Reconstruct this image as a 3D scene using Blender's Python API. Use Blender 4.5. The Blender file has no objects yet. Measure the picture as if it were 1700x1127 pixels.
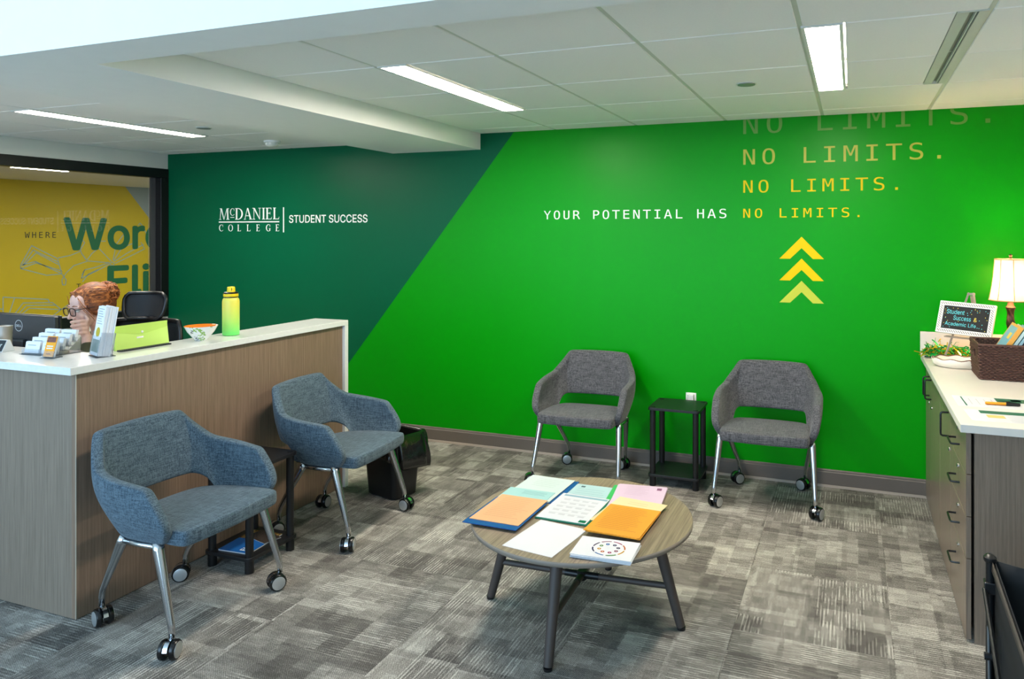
import bpy, bmesh, math, random
from mathutils import Vector, Matrix, noise as mnoise
from mathutils.geometry import tessellate_polygon

random.seed(7)
sc = bpy.context.scene
COL = sc.collection
PI = math.pi

# ------------------------------------------------------------------ camera
cam = bpy.data.cameras.new('camera')
cam.sensor_width = 36.0
cam.lens = 36.0 * 1208.6 / 1700.0
cam.shift_x = -0.0676
cam.shift_y = -0.1044
cam.clip_start = 0.05
cam.clip_end = 60
camo = bpy.data.objects.new('camera', cam)
camo.location = (0, 0, 1.63)
camo.rotation_euler = (PI / 2, 0, math.radians(20.42))
COL.objects.link(camo)
sc.camera = camo

# ------------------------------------------------------------------ light and exposure
sc.view_settings.view_transform = 'Standard'
sc.view_settings.look = 'None'
sc.view_settings.gamma = 1.0
sc.view_settings.use_curve_mapping = False
sc.view_settings.exposure = 0.95
world = bpy.data.worlds.new('world')
sc.world = world
world.use_nodes = True
bg = world.node_tree.nodes['Background']
bg.inputs[0].default_value = (0.74, 0.87, 1.0, 1)
bg.inputs[1].default_value = 0.34


def area(name, loc, rot, sx, sy, power, color):
    l = bpy.data.lights.new(name, 'AREA')
    l.shape = 'RECTANGLE'
    l.size = sx
    l.size_y = sy
    l.energy = power
    l.color = color
    o = bpy.data.objects.new(name, l)
    o.location = loc
    o.rotation_euler = rot
    COL.objects.link(o)
    return o


# daylight entering through the entrance glazing behind and left of the viewpoint
area('entrance_daylight', (-3.0, -2.0, 1.65), (math.radians(90), 0, math.radians(-3)), 5.6, 2.5, 125.0, (0.46, 0.73, 1.0))
LIGHT_S = 46.0      # emission strength of the ceiling fixtures
# ------------------------------------------------------------------ helpers
def lin(c):
    out = []
    for v in c[:3]:
        v = v / 255.0
        out.append(v / 12.92 if v <= 0.04045 else ((v + 0.055) / 1.055) ** 2.4)
    return (out[0], out[1], out[2], 1.0)


class NT:
    """small node-graph helper"""
    def __init__(self, name):
        self.m = bpy.data.materials.new(name)
        self.m.use_nodes = True
        self.t = self.m.node_tree
        self.n = self.t.nodes
        self.p = self.n['Principled BSDF']

    def new(self, kind, **kw):
        nd = self.n.new(kind)
        for k, v in kw.items():
            setattr(nd, k, v)
        return nd

    def link(self, a, b):
        self.t.links.new(a, b)

    def set(self, sock, v):
        if hasattr(v, 'is_output'):
            self.link(v, sock)
        else:
            sock.default_value = v

    def math(self, op, a, b=None, c=None, clamp=False):
        nd = self.new('ShaderNodeMath', operation=op, use_clamp=clamp)
        self.set(nd.inputs[0], a)
        if b is not None:
            self.set(nd.inputs[1], b)
        if c is not None:
            self.set(nd.inputs[2], c)
        return nd.outputs[0]

    def mix(self, f, a, b, blend='MIX'):
        nd = self.new('ShaderNodeMix', data_type='RGBA', blend_type=blend)
        self.set(nd.inputs[0], f)
        self.set(nd.inputs[6], a)
        self.set(nd.inputs[7], b)
        return nd.outputs[2]

    def ramp(self, f, stops, interp='LINEAR'):
        nd = self.new('ShaderNodeValToRGB')
        cr = nd.color_ramp
        cr.interpolation = interp
        while len(cr.elements) < len(stops):
            cr.elements.new(0.5)
        for e, (p, c) in zip(cr.elements, stops):
            e.position = p
            e.color = c
        self.link(f, nd.inputs[0])
        return nd.outputs[0]

    def coord(self, which='Object', scale=(1, 1, 1)):
        if which == 'Position':
            src = self.new('ShaderNodeNewGeometry').outputs['Position']
        else:
            src = self.new('ShaderNodeTexCoord').outputs[which]
        mp = self.new('ShaderNodeMapping')
        mp.inputs['Scale'].default_value = scale
        self.link(src, mp.inputs[0])
        return mp.outputs[0]

    def noise(self, vec, scale=5.0, detail=2.0, rough=0.5):
        nd = self.new('ShaderNodeTexNoise')
        self.link(vec, nd.inputs['Vector'])
        nd.inputs['Scale'].default_value = scale
        nd.inputs['Detail'].default_value = detail
        nd.inputs['Roughness'].default_value = rough
        return nd.outputs[0]

    def bump(self, h, strength=0.2, dist=0.002):
        nd = self.new('ShaderNodeBump')
        nd.inputs['Strength'].default_value = strength
        nd.inputs['Distance'].default_value = dist
        self.link(h, nd.inputs['Height'])
        self.link(nd.outputs[0], self.p.inputs['Normal'])

    def base(self, v, rough=None, metal=None, spec=None):
        self.set(self.p.inputs['Base Color'], v)
        if rough is not None:
            self.set(self.p.inputs['Roughness'], rough)
        if metal is not None:
            self.p.inputs['Metallic'].default_value = metal
        if spec is not None:
            self.p.inputs['Specular IOR Level'].default_value = spec


def mul(c, k):
    return (min(c[0] * k, 1), min(c[1] * k, 1), min(c[2] * k, 1), 1)


def mat(name, col, rough=0.5, metal=0.0, spec=0.5, var=0.05, vs=12.0, stretch=(1, 1, 1), bump=0.0, bs=None, coord='Object'):
    g = NT(name)
    c = lin(col)
    v = g.coord(coord, stretch)
    f = g.noise(v, vs, 3.0)
    g.base(g.mix(f, mul(c, 1 - var), mul(c, 1 + var)), rough, metal, spec)
    if bump:
        g.bump(g.noise(v, bs or vs, 3.0), bump)
    return g.m


def emit_mat(name, col, s):
    g = NT(name)
    g.base(lin(col), 0.6)
    g.p.inputs['Emission Color'].default_value = lin(col)
    g.p.inputs['Emission Strength'].default_value = s
    return g.m


def fabric(name, dark, light):
    g = NT(name)
    fx = g.noise(g.coord('Object', (1, 13, 13)), 17, 3)
    fy = g.noise(g.coord('Object', (13, 1, 13)), 17, 3)
    fz = g.noise(g.coord('Object', (13, 13, 1)), 17, 3)
    f3 = g.noise(g.coord('Object'), 420, 2)
    s = g.math('ADD', g.math('MULTIPLY', fx, 0.3), g.math('MULTIPLY', fy, 0.3))
    s = g.math('ADD', s, g.math('ADD', g.math('MULTIPLY', fz, 0.25), g.math('MULTIPLY', f3, 0.15)))
    c = g.ramp(s, [(0.42, lin(dark)), (0.585, lin(light))])
    g.base(c, 0.92, 0, 0.2)
    g.p.inputs['Sheen Weight'].default_value = 0.15
    g.bump(s, 0.35, 0.0015)
    return g.m


def woodgrain(name, dark, light, axis='z', rough=0.45, scale=9.0, spec=0.5):
    st = {'z': (16, 16, 0.35), 'y': (16, 0.35, 16), 'x': (0.35, 16, 16)}[axis]
    g = NT(name)
    v = g.coord('Object', st)
    f1 = g.noise(v, scale, 4, 0.65)
    f2 = g.noise(v, scale * 3.1, 2, 0.6)
    f = g.math('ADD', g.math('MULTIPLY', f1, 0.65), g.math('MULTIPLY', f2, 0.35))
    g.base(g.ramp(f, [(0.34, lin(dark)), (0.66, lin(light))]), rough, 0, spec)
    g.bump(f, 0.08, 0.001)
    return g.m


class MB:
    """collects shapes into one mesh"""
    def __init__(self):
        self.v = []
        self.f = []
        self.mi = []
        self.cur = 0

    def add(self, vs, fs):
        o = len(self.v)
        self.v += [tuple(p) for p in vs]
        for f in fs:
            self.f.append(tuple(i + o for i in f))
            self.mi.append(self.cur)
        return self

    def box(self, x0, x1, y0, y1, z0, z1, M=None):
        vs = [Vector(p) for p in ((x0, y0, z0), (x1, y0, z0), (x1, y1, z0), (x0, y1, z0),
                                  (x0, y0, z1), (x1, y0, z1), (x1, y1, z1), (x0, y1, z1))]
        if M is not None:
            vs = [M @ p for p in vs]
        return self.add(vs, [(0, 3, 2, 1), (4, 5, 6, 7), (0, 1, 5, 4), (1, 2, 6, 5), (2, 3, 7, 6), (3, 0, 4, 7)])

    def prism(self, poly, z0, z1, M=None):
        n = len(poly)
        vs = [Vector((p[0], p[1], z0)) for p in poly] + [Vector((p[0], p[1], z1)) for p in poly]
        if M is not None:
            vs = [M @ p for p in vs]
        fs = [tuple(reversed(range(n))), tuple(range(n, 2 * n))]
        fs += [(i, (i + 1) % n, n + (i + 1) % n, n + i) for i in range(n)]
        return self.add(vs, fs)

    def rings(self, rings, cap0=True, cap1=True, closed=True):
        n = len(rings[0])
        vs = [p for r in rings for p in r]
        fs = []
        for k in range(len(rings) - 1):
            for i in range(n if closed else n - 1):
                j = (i + 1) % n
                fs.append((k * n + i, k * n + j, (k + 1) * n + j, (k + 1) * n + i))
        if cap0:
            fs.append(tuple(reversed(range(n))))
        if cap1:
            b = (len(rings) - 1) * n
            fs.append(tuple(range(b, b + n)))
        return self.add(vs, fs)

    def lathe(self, prof, seg=24, M=None, cap0=True, cap1=True):
        rs = []
        for r, z in prof:
            ring = [Vector((r * math.cos(2 * PI * i / seg), r * math.sin(2 * PI * i / seg), z)) for i in range(seg)]
            rs.append([M @ p for p in ring] if M is not None else ring)
        return self.rings(rs, cap0, cap1)

    def tube(self, pts, r, seg=8, closed=False, flat=1.0):
        pts = [Vector(p) for p in pts]
        n = len(pts)
        rr = r if isinstance(r, (list, tuple)) else [r] * n
        rs = []
        prev = None
        for i in range(n):
            if closed:
                t = pts[(i + 1) % n] - pts[i - 1]
            else:
                t = pts[min(i + 1, n - 1)] - pts[max(i - 1, 0)]
            t.normalize()
            if prev is None:
                a = Vector((0, 0, 1)) if abs(t.z) < 0.9 else Vector((1, 0, 0))
                u = t.cross(a).normalized()
            else:
                u = (prev - t * prev.dot(t))
                u.normalize()
            prev = u
            w = t.cross(u)
            rs.append([pts[i] + u * (rr[i] * math.cos(2 * PI * k / seg)) + w * (rr[i] * flat * math.sin(2 * PI * k / seg)) for k in range(seg)])
        if closed:
            rs.append(rs[0])
            return self.rings(rs, False, False)
        return self.rings(rs, True, True)

    def ball(self, c, r, seg=16, ring=10, M=None):
        if not isinstance(r, (list, tuple)):
            r = (r, r, r)
        rs = []
        for k in range(1, ring):
            th = PI * k / ring
            rr = []
            for i in range(seg):
                ph = 2 * PI * i / seg
                p = Vector((r[0] * math.sin(th) * math.cos(ph), r[1] * math.sin(th) * math.sin(ph), -r[2] * math.cos(th)))
                if M is not None:
                    p = M @ p
                rr.append(p + Vector(c))
            rs.append(rr)
        return self.rings(rs, True, True)

    def build(self, name, material, parent=None, smooth=False, bevel=0.0, subsurf=0, seg=2, autos=False):
        me = bpy.data.meshes.new(name)
        me.from_pydata(self.v, [], self.f)
        for m in (material if isinstance(material, (list, tuple)) else [material]):
            me.materials.append(m)
        if any(self.mi):
            me.polygons.foreach_set('material_index', self.mi)
        me.update()
        if smooth or autos:
            me.polygons.foreach_set('use_smooth', [True] * len(me.polygons))
            if autos:
                me.set_sharp_from_angle(angle=math.radians(38))
        o = bpy.data.objects.new(name, me)
        COL.objects.link(o)
        if parent is not None:
            o.parent = parent
        if bevel:
            b = o.modifiers.new('bevel', 'BEVEL')
            b.width = bevel
            b.segments = seg
            b.limit_method = 'ANGLE'
            b.angle_limit = math.radians(40)
        if subsurf:
            s = o.modifiers.new('subsurf', 'SUBSURF')
            s.levels = subsurf
            s.render_levels = subsurf
        return o


def tag(o, label=None, cat=None, group=None, kind=None):
    if label:
        o['label'] = label
    if cat:
        o['category'] = cat
    if group:
        o['group'] = group
    if kind:
        o['kind'] = kind
    return o


def thing(name, label, cat, loc=(0, 0, 0), rz=0.0, group=None):
    o = bpy.data.objects.new(name, None)
    o.empty_display_size = 0.05
    COL.objects.link(o)
    o.location = loc
    o.rotation_euler = (0, 0, rz)
    return tag(o, label, cat, group)


def copy_tree(o, parent=None):
    c = o.copy()
    COL.objects.link(c)
    c.parent = parent
    for ch in list(o.children):
        copy_tree(ch, c)
    return c


def rot(ax, deg):
    return Matrix.Rotation(math.radians(deg), 4, ax)


def tr(x, y, z):
    return Matrix.Translation((x, y, z))


def remeshed(mb, voxel, smooth_it=6):
    """union of overlapping shapes as one continuous surface"""
    me = bpy.data.meshes.new('tmp')
    me.from_pydata(mb.v, [], mb.f)
    o = bpy.data.objects.new('tmp', me)
    COL.objects.link(o)
    r = o.modifiers.new('r', 'REMESH')
    r.mode = 'VOXEL'
    r.voxel_size = voxel
    s = o.modifiers.new('s', 'SMOOTH')
    s.factor = 0.5
    s.iterations = smooth_it
    bpy.context.view_layer.update()
    dg = bpy.context.evaluated_depsgraph_get()
    out = bpy.data.meshes.new_from_object(o.evaluated_get(dg))
    bpy.data.objects.remove(o)
    bpy.data.meshes.remove(me)
    out.polygons.foreach_set('use_smooth', [True] * len(out.polygons))
    return out


def link_mesh(name, me, material, parent=None):
    me.materials.clear()
    me.materials.append(material)
    me.name = name
    o = bpy.data.objects.new(name, me)
    COL.objects.link(o)
    if parent is not None:
        o.parent = parent
    return o


# ---- lettering: outlines of plain letter forms, units of 1/1000 em
GLYPHS = {
'mono': {
'N': [429,[48,520,138,520,313,92,313,520,381,520,381,0,292,0,116,428,116,0,48,0]],
'O': [429,[315,259,313,328,305,383,292,423,273,450,247,467,214,472,182,467,157,450,138,423,125,383,117,328,114,259,117,190,125,136,138,96,157,69,182,52,214,47,247,52,273,69,292,96,305,136,312,190],[389,259,384,177,369,109,346,57,312,20,268,-3,214,-10,161,-3,117,19,84,56,60,109,45,176,41,259,46,342,60,410,84,462,117,500,161,522,214,529,268,522,312,500,346,462,369,410,384,342]],
'L': [429,[75,520,146,520,146,59,397,59,397,0,75,0]],
'I': [429,[70,520,359,520,359,461,250,461,250,59,359,59,359,0,70,0,70,59,179,59,179,461,70,461]],
'M': [429,[30,520,124,520,214,255,304,520,399,520,399,0,334,0,334,459,241,185,188,185,95,459,95,0,30,0]],
'T': [429,[16,520,413,520,413,461,250,461,250,0,180,0,180,461,16,461]],
'S': [429,[352,502,352,431,331,443,310,454,288,462,267,468,245,471,223,472,192,470,166,462,144,449,128,432,119,411,116,386,118,365,124,348,135,334,151,323,175,312,205,304,242,295,287,282,322,264,349,242,367,214,379,181,382,142,377,97,362,59,336,29,301,7,256,-6,203,-10,178,-9,154,-7,129,-2,105,4,80,12,55,21,55,96,81,81,106,68,131,59,155,52,179,48,203,47,236,50,263,58,286,71,302,89,312,111,315,138,313,161,306,181,295,197,278,210,254,220,224,229,186,237,142,250,107,267,81,287,63,311,52,341,48,376,54,419,69,456,95,487,130,511,171,525,220,529,240,528,261,526,283,522]],
'.': [429,[170,106,258,106,258,0,170,0]],
'Y': [429,[13,520,88,520,214,290,341,520,416,520,250,233,250,0,179,0,179,233]],
'U': [429,[51,200,51,520,122,520,122,167,124,113,131,88,140,76,151,66,163,57,179,52,196,48,214,47,234,48,251,52,266,57,278,66,289,76,298,88,305,113,307,167,307,520,378,520,378,200,377,151,373,114,368,86,360,65,348,47,334,31,318,18,300,8,281,0,260,-6,238,-9,214,-10,191,-9,169,-6,148,0,129,8,112,18,95,31,81,46,70,65,61,87,56,114,52,152]],
'R': [429,[265,245,282,239,297,231,311,219,325,202,341,176,359,142,429,0,354,0,292,131,275,164,258,188,244,204,228,213,209,218,188,220,120,220,120,0,50,0,50,520,195,520,247,516,291,503,326,481,351,452,366,414,372,369,368,337,359,309,343,285,322,266,296,253],[120,462,120,278,197,278,228,280,253,288,273,300,286,318,295,341,297,369,294,397,286,420,271,438,251,451,225,459,195,462]],
'P': [429,[139,462,139,267,220,267,251,270,276,278,296,292,312,312,321,336,324,365,321,393,312,417,297,436,276,451,251,459,220,462],[69,520,220,520,274,515,318,502,352,480,377,450,392,411,397,365,392,317,377,279,353,248,318,226,274,213,220,209,139,209,139,0,69,0]],
'E': [429,[69,520,377,520,377,461,139,461,139,307,367,307,367,248,139,248,139,59,384,59,384,0,69,0]],
'A': [429,[214,458,140,192,289,192],[172,520,257,520,416,0,344,0,305,135,123,135,86,0,13,0]],
'H': [429,[48,520,118,520,118,307,311,307,311,520,382,520,382,0,311,0,311,248,118,248,118,0,48,0]],
'W': [429,[0,520,69,520,118,98,178,377,251,377,311,97,361,520,429,520,352,0,285,0,214,309,144,0,78,0]],
'K': [429,[48,520,118,520,118,289,338,520,421,520,218,307,427,0,342,0,172,260,118,203,118,0,48,0]],
'C': [429,[374,18,356,10,337,3,319,-3,299,-7,279,-9,259,-10,197,-2,145,21,104,61,73,114,55,180,48,259,55,338,73,404,104,458,146,498,197,521,259,529,279,528,299,526,319,522,337,517,356,509,374,501,374,429,356,442,338,452,318,461,298,467,279,471,259,472,217,466,183,449,156,419,137,378,126,325,122,259,126,194,137,141,156,100,183,71,217,53,259,47,279,48,299,52,319,58,338,67,356,77,374,91]]},
'sans': {
'A': [480,[16,0,201,509,276,509,463,0,395,0,287,302,264,372,232,478,245,478,213,371,191,302,85,0],[110,142,110,199,370,199,370,142]],
'D': [502,[219,0,96,0,96,57,215,57,254,60,288,68,318,81,343,99,363,122,379,149,390,181,397,216,399,255,397,294,390,329,379,361,364,388,344,410,320,428,291,441,258,449,221,452,93,452,93,509,225,509,273,505,315,495,353,478,385,455,412,426,433,391,449,351,458,306,462,255,458,205,449,159,433,119,411,83,384,54,351,31,312,14,268,3],[125,509,125,0,60,0,60,509]],
'E': [419,[60,0,60,509,372,509,372,452,125,452,125,286,355,286,355,229,125,229,125,57,375,57,375,0]],
'F': [410,[60,0,60,509,369,509,369,452,125,452,125,278,346,278,346,221,125,221,125,0]],
'L': [393,[60,0,60,509,125,509,125,57,361,57,361,0]],
'N': [523,[60,0,60,509,136,509,343,183,363,151,388,107,414,55,405,54,401,108,399,157,399,195,399,509,463,509,463,0,387,0,202,290,177,331,148,381,108,452,119,454,122,384,124,328,125,291,125,0]],
'S': [447,[224,-9,188,-7,156,-1,128,9,102,23,81,40,64,60,51,83,42,109,38,137,104,137,108,118,114,102,123,88,136,76,150,66,166,59,185,53,204,50,224,49,246,50,267,54,286,60,303,69,317,79,329,92,338,106,344,122,346,139,344,154,340,168,332,179,322,189,310,197,296,205,245,222,184,239,145,253,112,269,86,289,67,313,56,341,52,372,54,400,62,425,75,448,92,468,113,484,138,498,165,508,195,514,227,516,259,514,289,508,316,498,340,484,360,468,377,449,390,427,398,403,401,378,337,378,332,402,320,421,302,437,280,449,254,456,225,459,204,457,185,454,167,448,152,440,139,430,129,418,121,405,117,391,115,376,117,359,122,345,131,334,142,324,155,315,169,308,212,293,264,279,312,264,328,256,344,248,359,238,372,226,384,213,395,198,402,180,407,161,408,139,406,112,399,87,386,64,370,43,349,25,323,11,294,0,261,-7]],
'T': [449,[32,452,32,509,417,509,417,452,257,452,257,0,193,0,193,452]],
'U': [517,[259,-8,220,-6,186,2,154,15,126,33,103,55,85,80,71,108,63,140,60,173,60,509,124,509,124,178,126,155,132,133,141,113,153,95,169,80,187,68,208,59,232,53,259,52,285,53,309,59,331,68,349,80,364,95,377,113,385,133,391,155,393,178,393,509,457,509,457,173,454,140,446,108,433,80,414,55,391,33,363,15,332,2,297,-6]],
'C': [510,[267,-7,225,-3,186,7,150,25,119,49,92,79,70,115,53,157,44,203,40,254,44,305,53,352,70,393,92,429,119,459,150,484,186,501,225,512,267,516,293,514,317,511,340,504,362,496,383,485,402,471,419,456,435,438,448,418,459,397,467,373,473,348,408,348,404,365,397,380,389,395,380,407,369,418,357,428,344,437,330,444,315,449,300,453,284,455,267,456,237,453,209,445,184,432,161,414,141,391,125,364,113,332,106,295,103,254,106,213,113,177,125,145,141,117,161,94,184,76,210,63,237,56,267,53,284,54,300,56,315,60,330,65,344,72,357,81,369,90,380,102,389,114,397,128,404,144,408,160,473,160,467,135,459,112,448,91,435,71,420,53,402,38,383,24,363,13,341,5,317,-2,293,-6]],
'W': [686,[155,0,16,509,82,509,163,196,175,145,187,94,197,40,189,40,200,94,211,145,224,196,306,509,380,509,462,196,474,145,486,94,497,40,488,40,499,94,510,145,523,196,603,509,670,509,530,0,455,0,368,323,351,391,336,475,350,475,335,395,318,323,230,0]],
'I': [300,[31,0,31,57,118,57,118,452,31,452,31,509,269,509,269,452,183,452,183,57,269,57,269,0]],
'a': [389,[160,-9,137,-7,115,-3,94,5,76,15,60,29,48,45,38,63,32,84,30,108,32,128,36,146,43,161,53,174,64,184,78,193,92,200,108,206,125,211,178,220,234,227,247,229,257,231,265,235,271,240,274,246,276,255,275,272,272,285,267,297,260,307,251,315,240,322,227,327,212,330,196,331,178,330,163,327,149,322,137,316,127,309,118,301,110,292,104,283,100,274,41,291,51,313,64,331,79,346,95,358,114,368,133,375,153,380,173,383,194,384,239,379,255,375,271,369,286,360,300,350,312,336,322,320,330,301,335,278,337,251,337,0,277,0,277,52,272,52,252,25,242,16,229,8,215,1,199,-4,181,-7],[170,45,192,47,211,51,228,59,242,68,254,80,263,93,270,108,274,122,276,138,276,190,259,182,231,176,200,171,175,168,134,159,122,153,112,147,103,139,97,130,93,118,92,105,93,93,96,82,102,72,109,64,119,57,130,52,142,48,156,46]],
'd': [424,[195,-8,165,-6,137,3,111,16,89,34,70,57,55,84,43,116,36,151,34,189,36,227,43,261,55,293,70,320,89,342,112,361,137,374,165,382,196,384,218,383,237,379,253,373,267,364,278,355,287,346,306,319,311,319,311,509,372,509,372,0,313,0,313,59,307,59,287,31,277,21,266,12,252,4,236,-3,217,-7],[205,47,226,49,246,55,263,65,278,78,290,95,299,115,306,138,310,162,312,189,310,216,306,241,300,263,290,282,278,299,263,312,246,322,227,328,205,330,182,328,162,322,145,311,130,298,118,281,108,261,102,239,98,215,96,189,98,163,102,139,109,117,118,97,130,80,145,66,162,55,182,49]],
'e': [404,[212,-8,177,-5,145,3,117,16,92,35,72,58,56,85,44,116,37,150,34,187,36,224,44,258,55,290,71,317,91,340,115,359,142,373,172,382,205,384,226,383,246,380,266,374,285,366,303,355,319,341,334,324,347,305,357,282,365,256,370,227,371,194,371,169,75,169,75,221,338,221,310,202,308,226,304,248,298,269,288,286,277,301,263,314,246,323,227,328,205,330,183,328,164,323,146,313,131,301,119,286,109,270,102,251,97,231,96,211,96,178,98,151,102,127,110,106,121,88,135,73,151,61,169,53,190,48,212,46,227,47,241,49,254,53,265,58,276,65,285,73,294,82,300,93,306,105,365,91,358,72,348,55,335,39,320,26,302,14,283,4,261,-3,237,-7]],
'f': [254,[228,379,228,327,6,327,6,379],[81,0,81,432,82,452,87,470,96,486,107,499,120,510,135,519,152,525,169,529,187,530,222,527,243,521,227,468,215,472,195,474,178,472,164,468,154,460,147,449,143,435,142,419,142,0]],
'h': [410,[114,227,114,0,53,0,53,509,114,509,114,287,102,287,116,319,132,344,152,362,175,374,200,382,227,384,252,383,275,377,295,369,313,356,328,340,341,321,350,298,355,271,357,240,357,0,296,0,296,235,293,263,286,286,273,304,256,318,235,326,210,329,192,328,176,324,161,317,147,308,136,297,126,283,119,266,115,248]],
'i': [167,[53,0,53,379,114,379,114,0],[84,443,73,444,63,448,54,455,47,463,43,472,41,483,43,494,47,504,54,512,63,518,73,522,84,524,95,522,105,518,114,512,121,504,125,494,126,483,125,472,121,463,114,455,105,448,95,444]],
'l': [189,[139,-2,112,0,91,8,74,20,62,37,55,59,53,84,53,509,114,509,114,99,114,83,117,71,120,62,126,57,135,53,146,52,160,53,170,54,181,3,162,-1]],
'r': [259,[53,0,53,379,112,379,112,321,115,321,124,339,137,354,152,367,171,377,191,383,213,385,229,384,243,384,243,322,230,324,207,326,190,324,174,321,159,315,146,306,135,296,126,284,119,269,115,254,114,237,114,0]],
't': [227,[204,379,204,327,6,327,6,379],[65,471,126,471,126,98,127,83,130,70,136,61,144,55,156,51,170,50,185,51,202,54,213,2,192,-3,168,-4,138,-1,113,7,92,21,77,41,68,64,65,93]],
'o': [415,[207,-8,174,-5,144,3,117,16,93,35,72,58,56,85,44,116,37,150,34,187,37,225,44,260,56,291,72,318,93,341,117,360,144,374,174,382,207,384,241,382,271,374,299,360,323,341,343,318,359,291,371,260,379,225,381,187,379,150,371,116,359,85,343,58,323,35,299,16,271,3,241,-5],[207,46,231,49,252,55,270,66,285,80,298,97,307,117,314,139,318,163,319,187,318,212,314,236,307,258,298,278,285,296,270,310,252,321,231,328,207,330,184,328,163,321,145,310,130,296,118,278,108,258,102,236,98,212,96,187,98,163,102,139,108,117,118,97,130,80,145,66,163,55,184,49]],
'u': [410,[182,-5,158,-3,135,2,115,11,97,23,82,39,69,59,60,82,54,109,53,139,53,379,114,379,114,144,116,117,124,94,137,75,154,61,175,53,200,50,218,51,234,55,249,62,263,71,274,83,283,97,290,113,295,132,296,153,296,379,357,379,357,0,298,0,298,92,307,92,294,60,277,35,257,17,234,5,209,-3]],
'c': [396,[207,-8,174,-5,144,3,117,16,93,35,72,58,56,85,44,116,37,150,34,187,37,225,44,260,56,291,72,318,93,341,117,360,144,374,174,382,207,384,226,384,243,381,260,377,276,371,291,364,305,356,318,346,330,335,340,322,349,308,356,293,362,277,303,262,290,289,270,311,242,325,207,330,184,328,163,321,145,310,130,296,118,278,108,258,102,236,98,212,96,187,98,163,102,139,108,117,118,97,130,80,145,66,163,55,184,49,207,46,243,52,271,66,292,89,304,117,363,102,357,86,350,70,341,56,331,43,319,32,306,21,292,12,277,5,261,-1,244,-5,226,-7]],
's': [365,[182,-8,157,-7,133,-3,112,3,93,12,76,24,62,38,50,54,41,73,36,94,94,107,101,87,111,72,124,60,141,52,160,47,181,45,206,47,227,53,244,62,258,74,265,88,268,103,266,115,262,126,254,136,243,144,229,150,212,155,149,170,118,180,92,192,72,208,58,227,50,249,47,274,49,295,55,314,65,332,79,347,95,360,115,370,137,378,161,383,187,384,212,383,234,379,254,372,271,363,286,352,299,339,309,324,318,308,324,290,268,277,262,291,254,304,243,316,228,325,210,331,187,333,166,331,147,326,131,317,119,305,111,292,109,277,110,264,115,253,124,243,136,235,152,229,172,223,229,209,261,200,287,187,306,171,320,153,328,131,331,107,329,85,323,65,312,47,298,31,281,18,260,6,236,-2,210,-7]],
'm': [610,[53,0,53,379,112,379,112,295,108,295,114,314,122,331,132,346,144,358,158,368,172,376,187,382,203,385,219,386,245,383,268,375,287,361,303,342,314,320,321,295,312,295,318,312,326,329,337,343,350,356,364,366,381,375,398,381,417,385,437,386,458,385,478,380,497,372,514,361,529,346,541,328,550,307,555,283,557,255,557,0,496,0,496,254,493,279,485,298,473,313,456,323,438,329,419,330,402,329,387,326,374,320,363,312,353,302,345,290,340,277,336,263,335,247,335,0,274,0,274,260,272,280,265,297,253,311,238,322,220,328,199,330,185,329,171,326,158,320,145,312,135,302,126,289,119,274,115,257,114,238,114,0]],
'n': [410,[114,227,114,0,53,0,53,379,112,379,112,287,102,287,116,319,132,344,152,362,175,374,200,382,227,384,252,383,275,377,295,369,313,356,328,340,341,321,350,298,355,271,357,240,357,0,296,0,296,235,293,263,286,286,273,304,256,318,235,326,210,329,192,328,176,324,161,317,147,308,136,297,126,283,119,266,115,248]],
'g': [425,[207,-151,180,-149,156,-146,134,-140,114,-132,97,-122,82,-110,70,-97,59,-84,51,-69,101,-41,122,-66,131,-74,142,-82,154,-88,169,-93,187,-96,207,-97,236,-95,261,-87,282,-75,298,-58,308,-34,311,-6,311,68,306,68,287,41,277,32,266,23,252,16,236,10,217,6,195,5,165,7,138,14,113,27,90,43,71,65,55,90,43,120,36,154,34,191,36,229,43,263,55,293,71,320,90,342,112,361,138,374,166,382,196,384,218,383,237,379,253,373,267,365,279,356,288,346,308,319,313,319,313,379,372,379,372,-9,370,-40,363,-67,350,-90,334,-109,314,-124,291,-136,265,-144,237,-149],[205,59,227,61,246,66,264,75,278,87,290,103,300,121,307,142,311,166,312,193,311,219,307,242,300,264,291,283,279,299,264,312,247,322,227,328,205,330,182,328,163,322,145,312,130,298,118,282,109,262,102,241,98,218,96,193,98,167,102,144,109,123,118,104,131,88,145,76,163,66,183,61]],
'&': [448,[197,-7,165,-5,136,1,110,12,88,26,69,42,54,62,43,84,36,108,34,133,36,154,40,173,47,189,58,205,70,220,85,235,140,279,216,335,237,352,255,375,259,384,261,394,262,405,260,420,255,434,245,445,233,454,219,459,201,461,189,460,178,457,168,453,159,447,151,440,145,431,141,421,138,411,137,399,138,386,141,375,145,363,169,327,204,284,438,0,364,0,171,231,121,293,108,310,96,327,87,344,81,361,77,379,75,398,77,420,82,440,91,458,102,474,117,488,134,499,154,507,176,512,200,513,224,512,246,507,266,499,283,488,297,475,308,459,317,442,322,424,324,404,323,389,320,375,315,362,309,349,301,336,291,325,256,293,154,217,135,202,121,188,110,174,103,161,98,146,97,131,98,115,102,101,109,87,118,76,130,66,143,57,158,51,175,48,193,46,213,48,232,52,251,59,269,69,286,81,301,95,315,112,327,131,336,151,343,174,348,198,349,224,408,224,406,194,403,167,397,144,389,124,380,107,371,92,345,62,333,47,315,30,294,17,271,7,246,-1,221,-5]],
'.': [188,[95,-4,83,-3,73,1,63,9,55,18,51,29,50,41,51,53,55,64,63,73,73,81,83,85,95,87,107,85,118,81,128,73,135,64,140,53,141,41,140,29,135,18,128,9,118,1,107,-3]]}}


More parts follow.
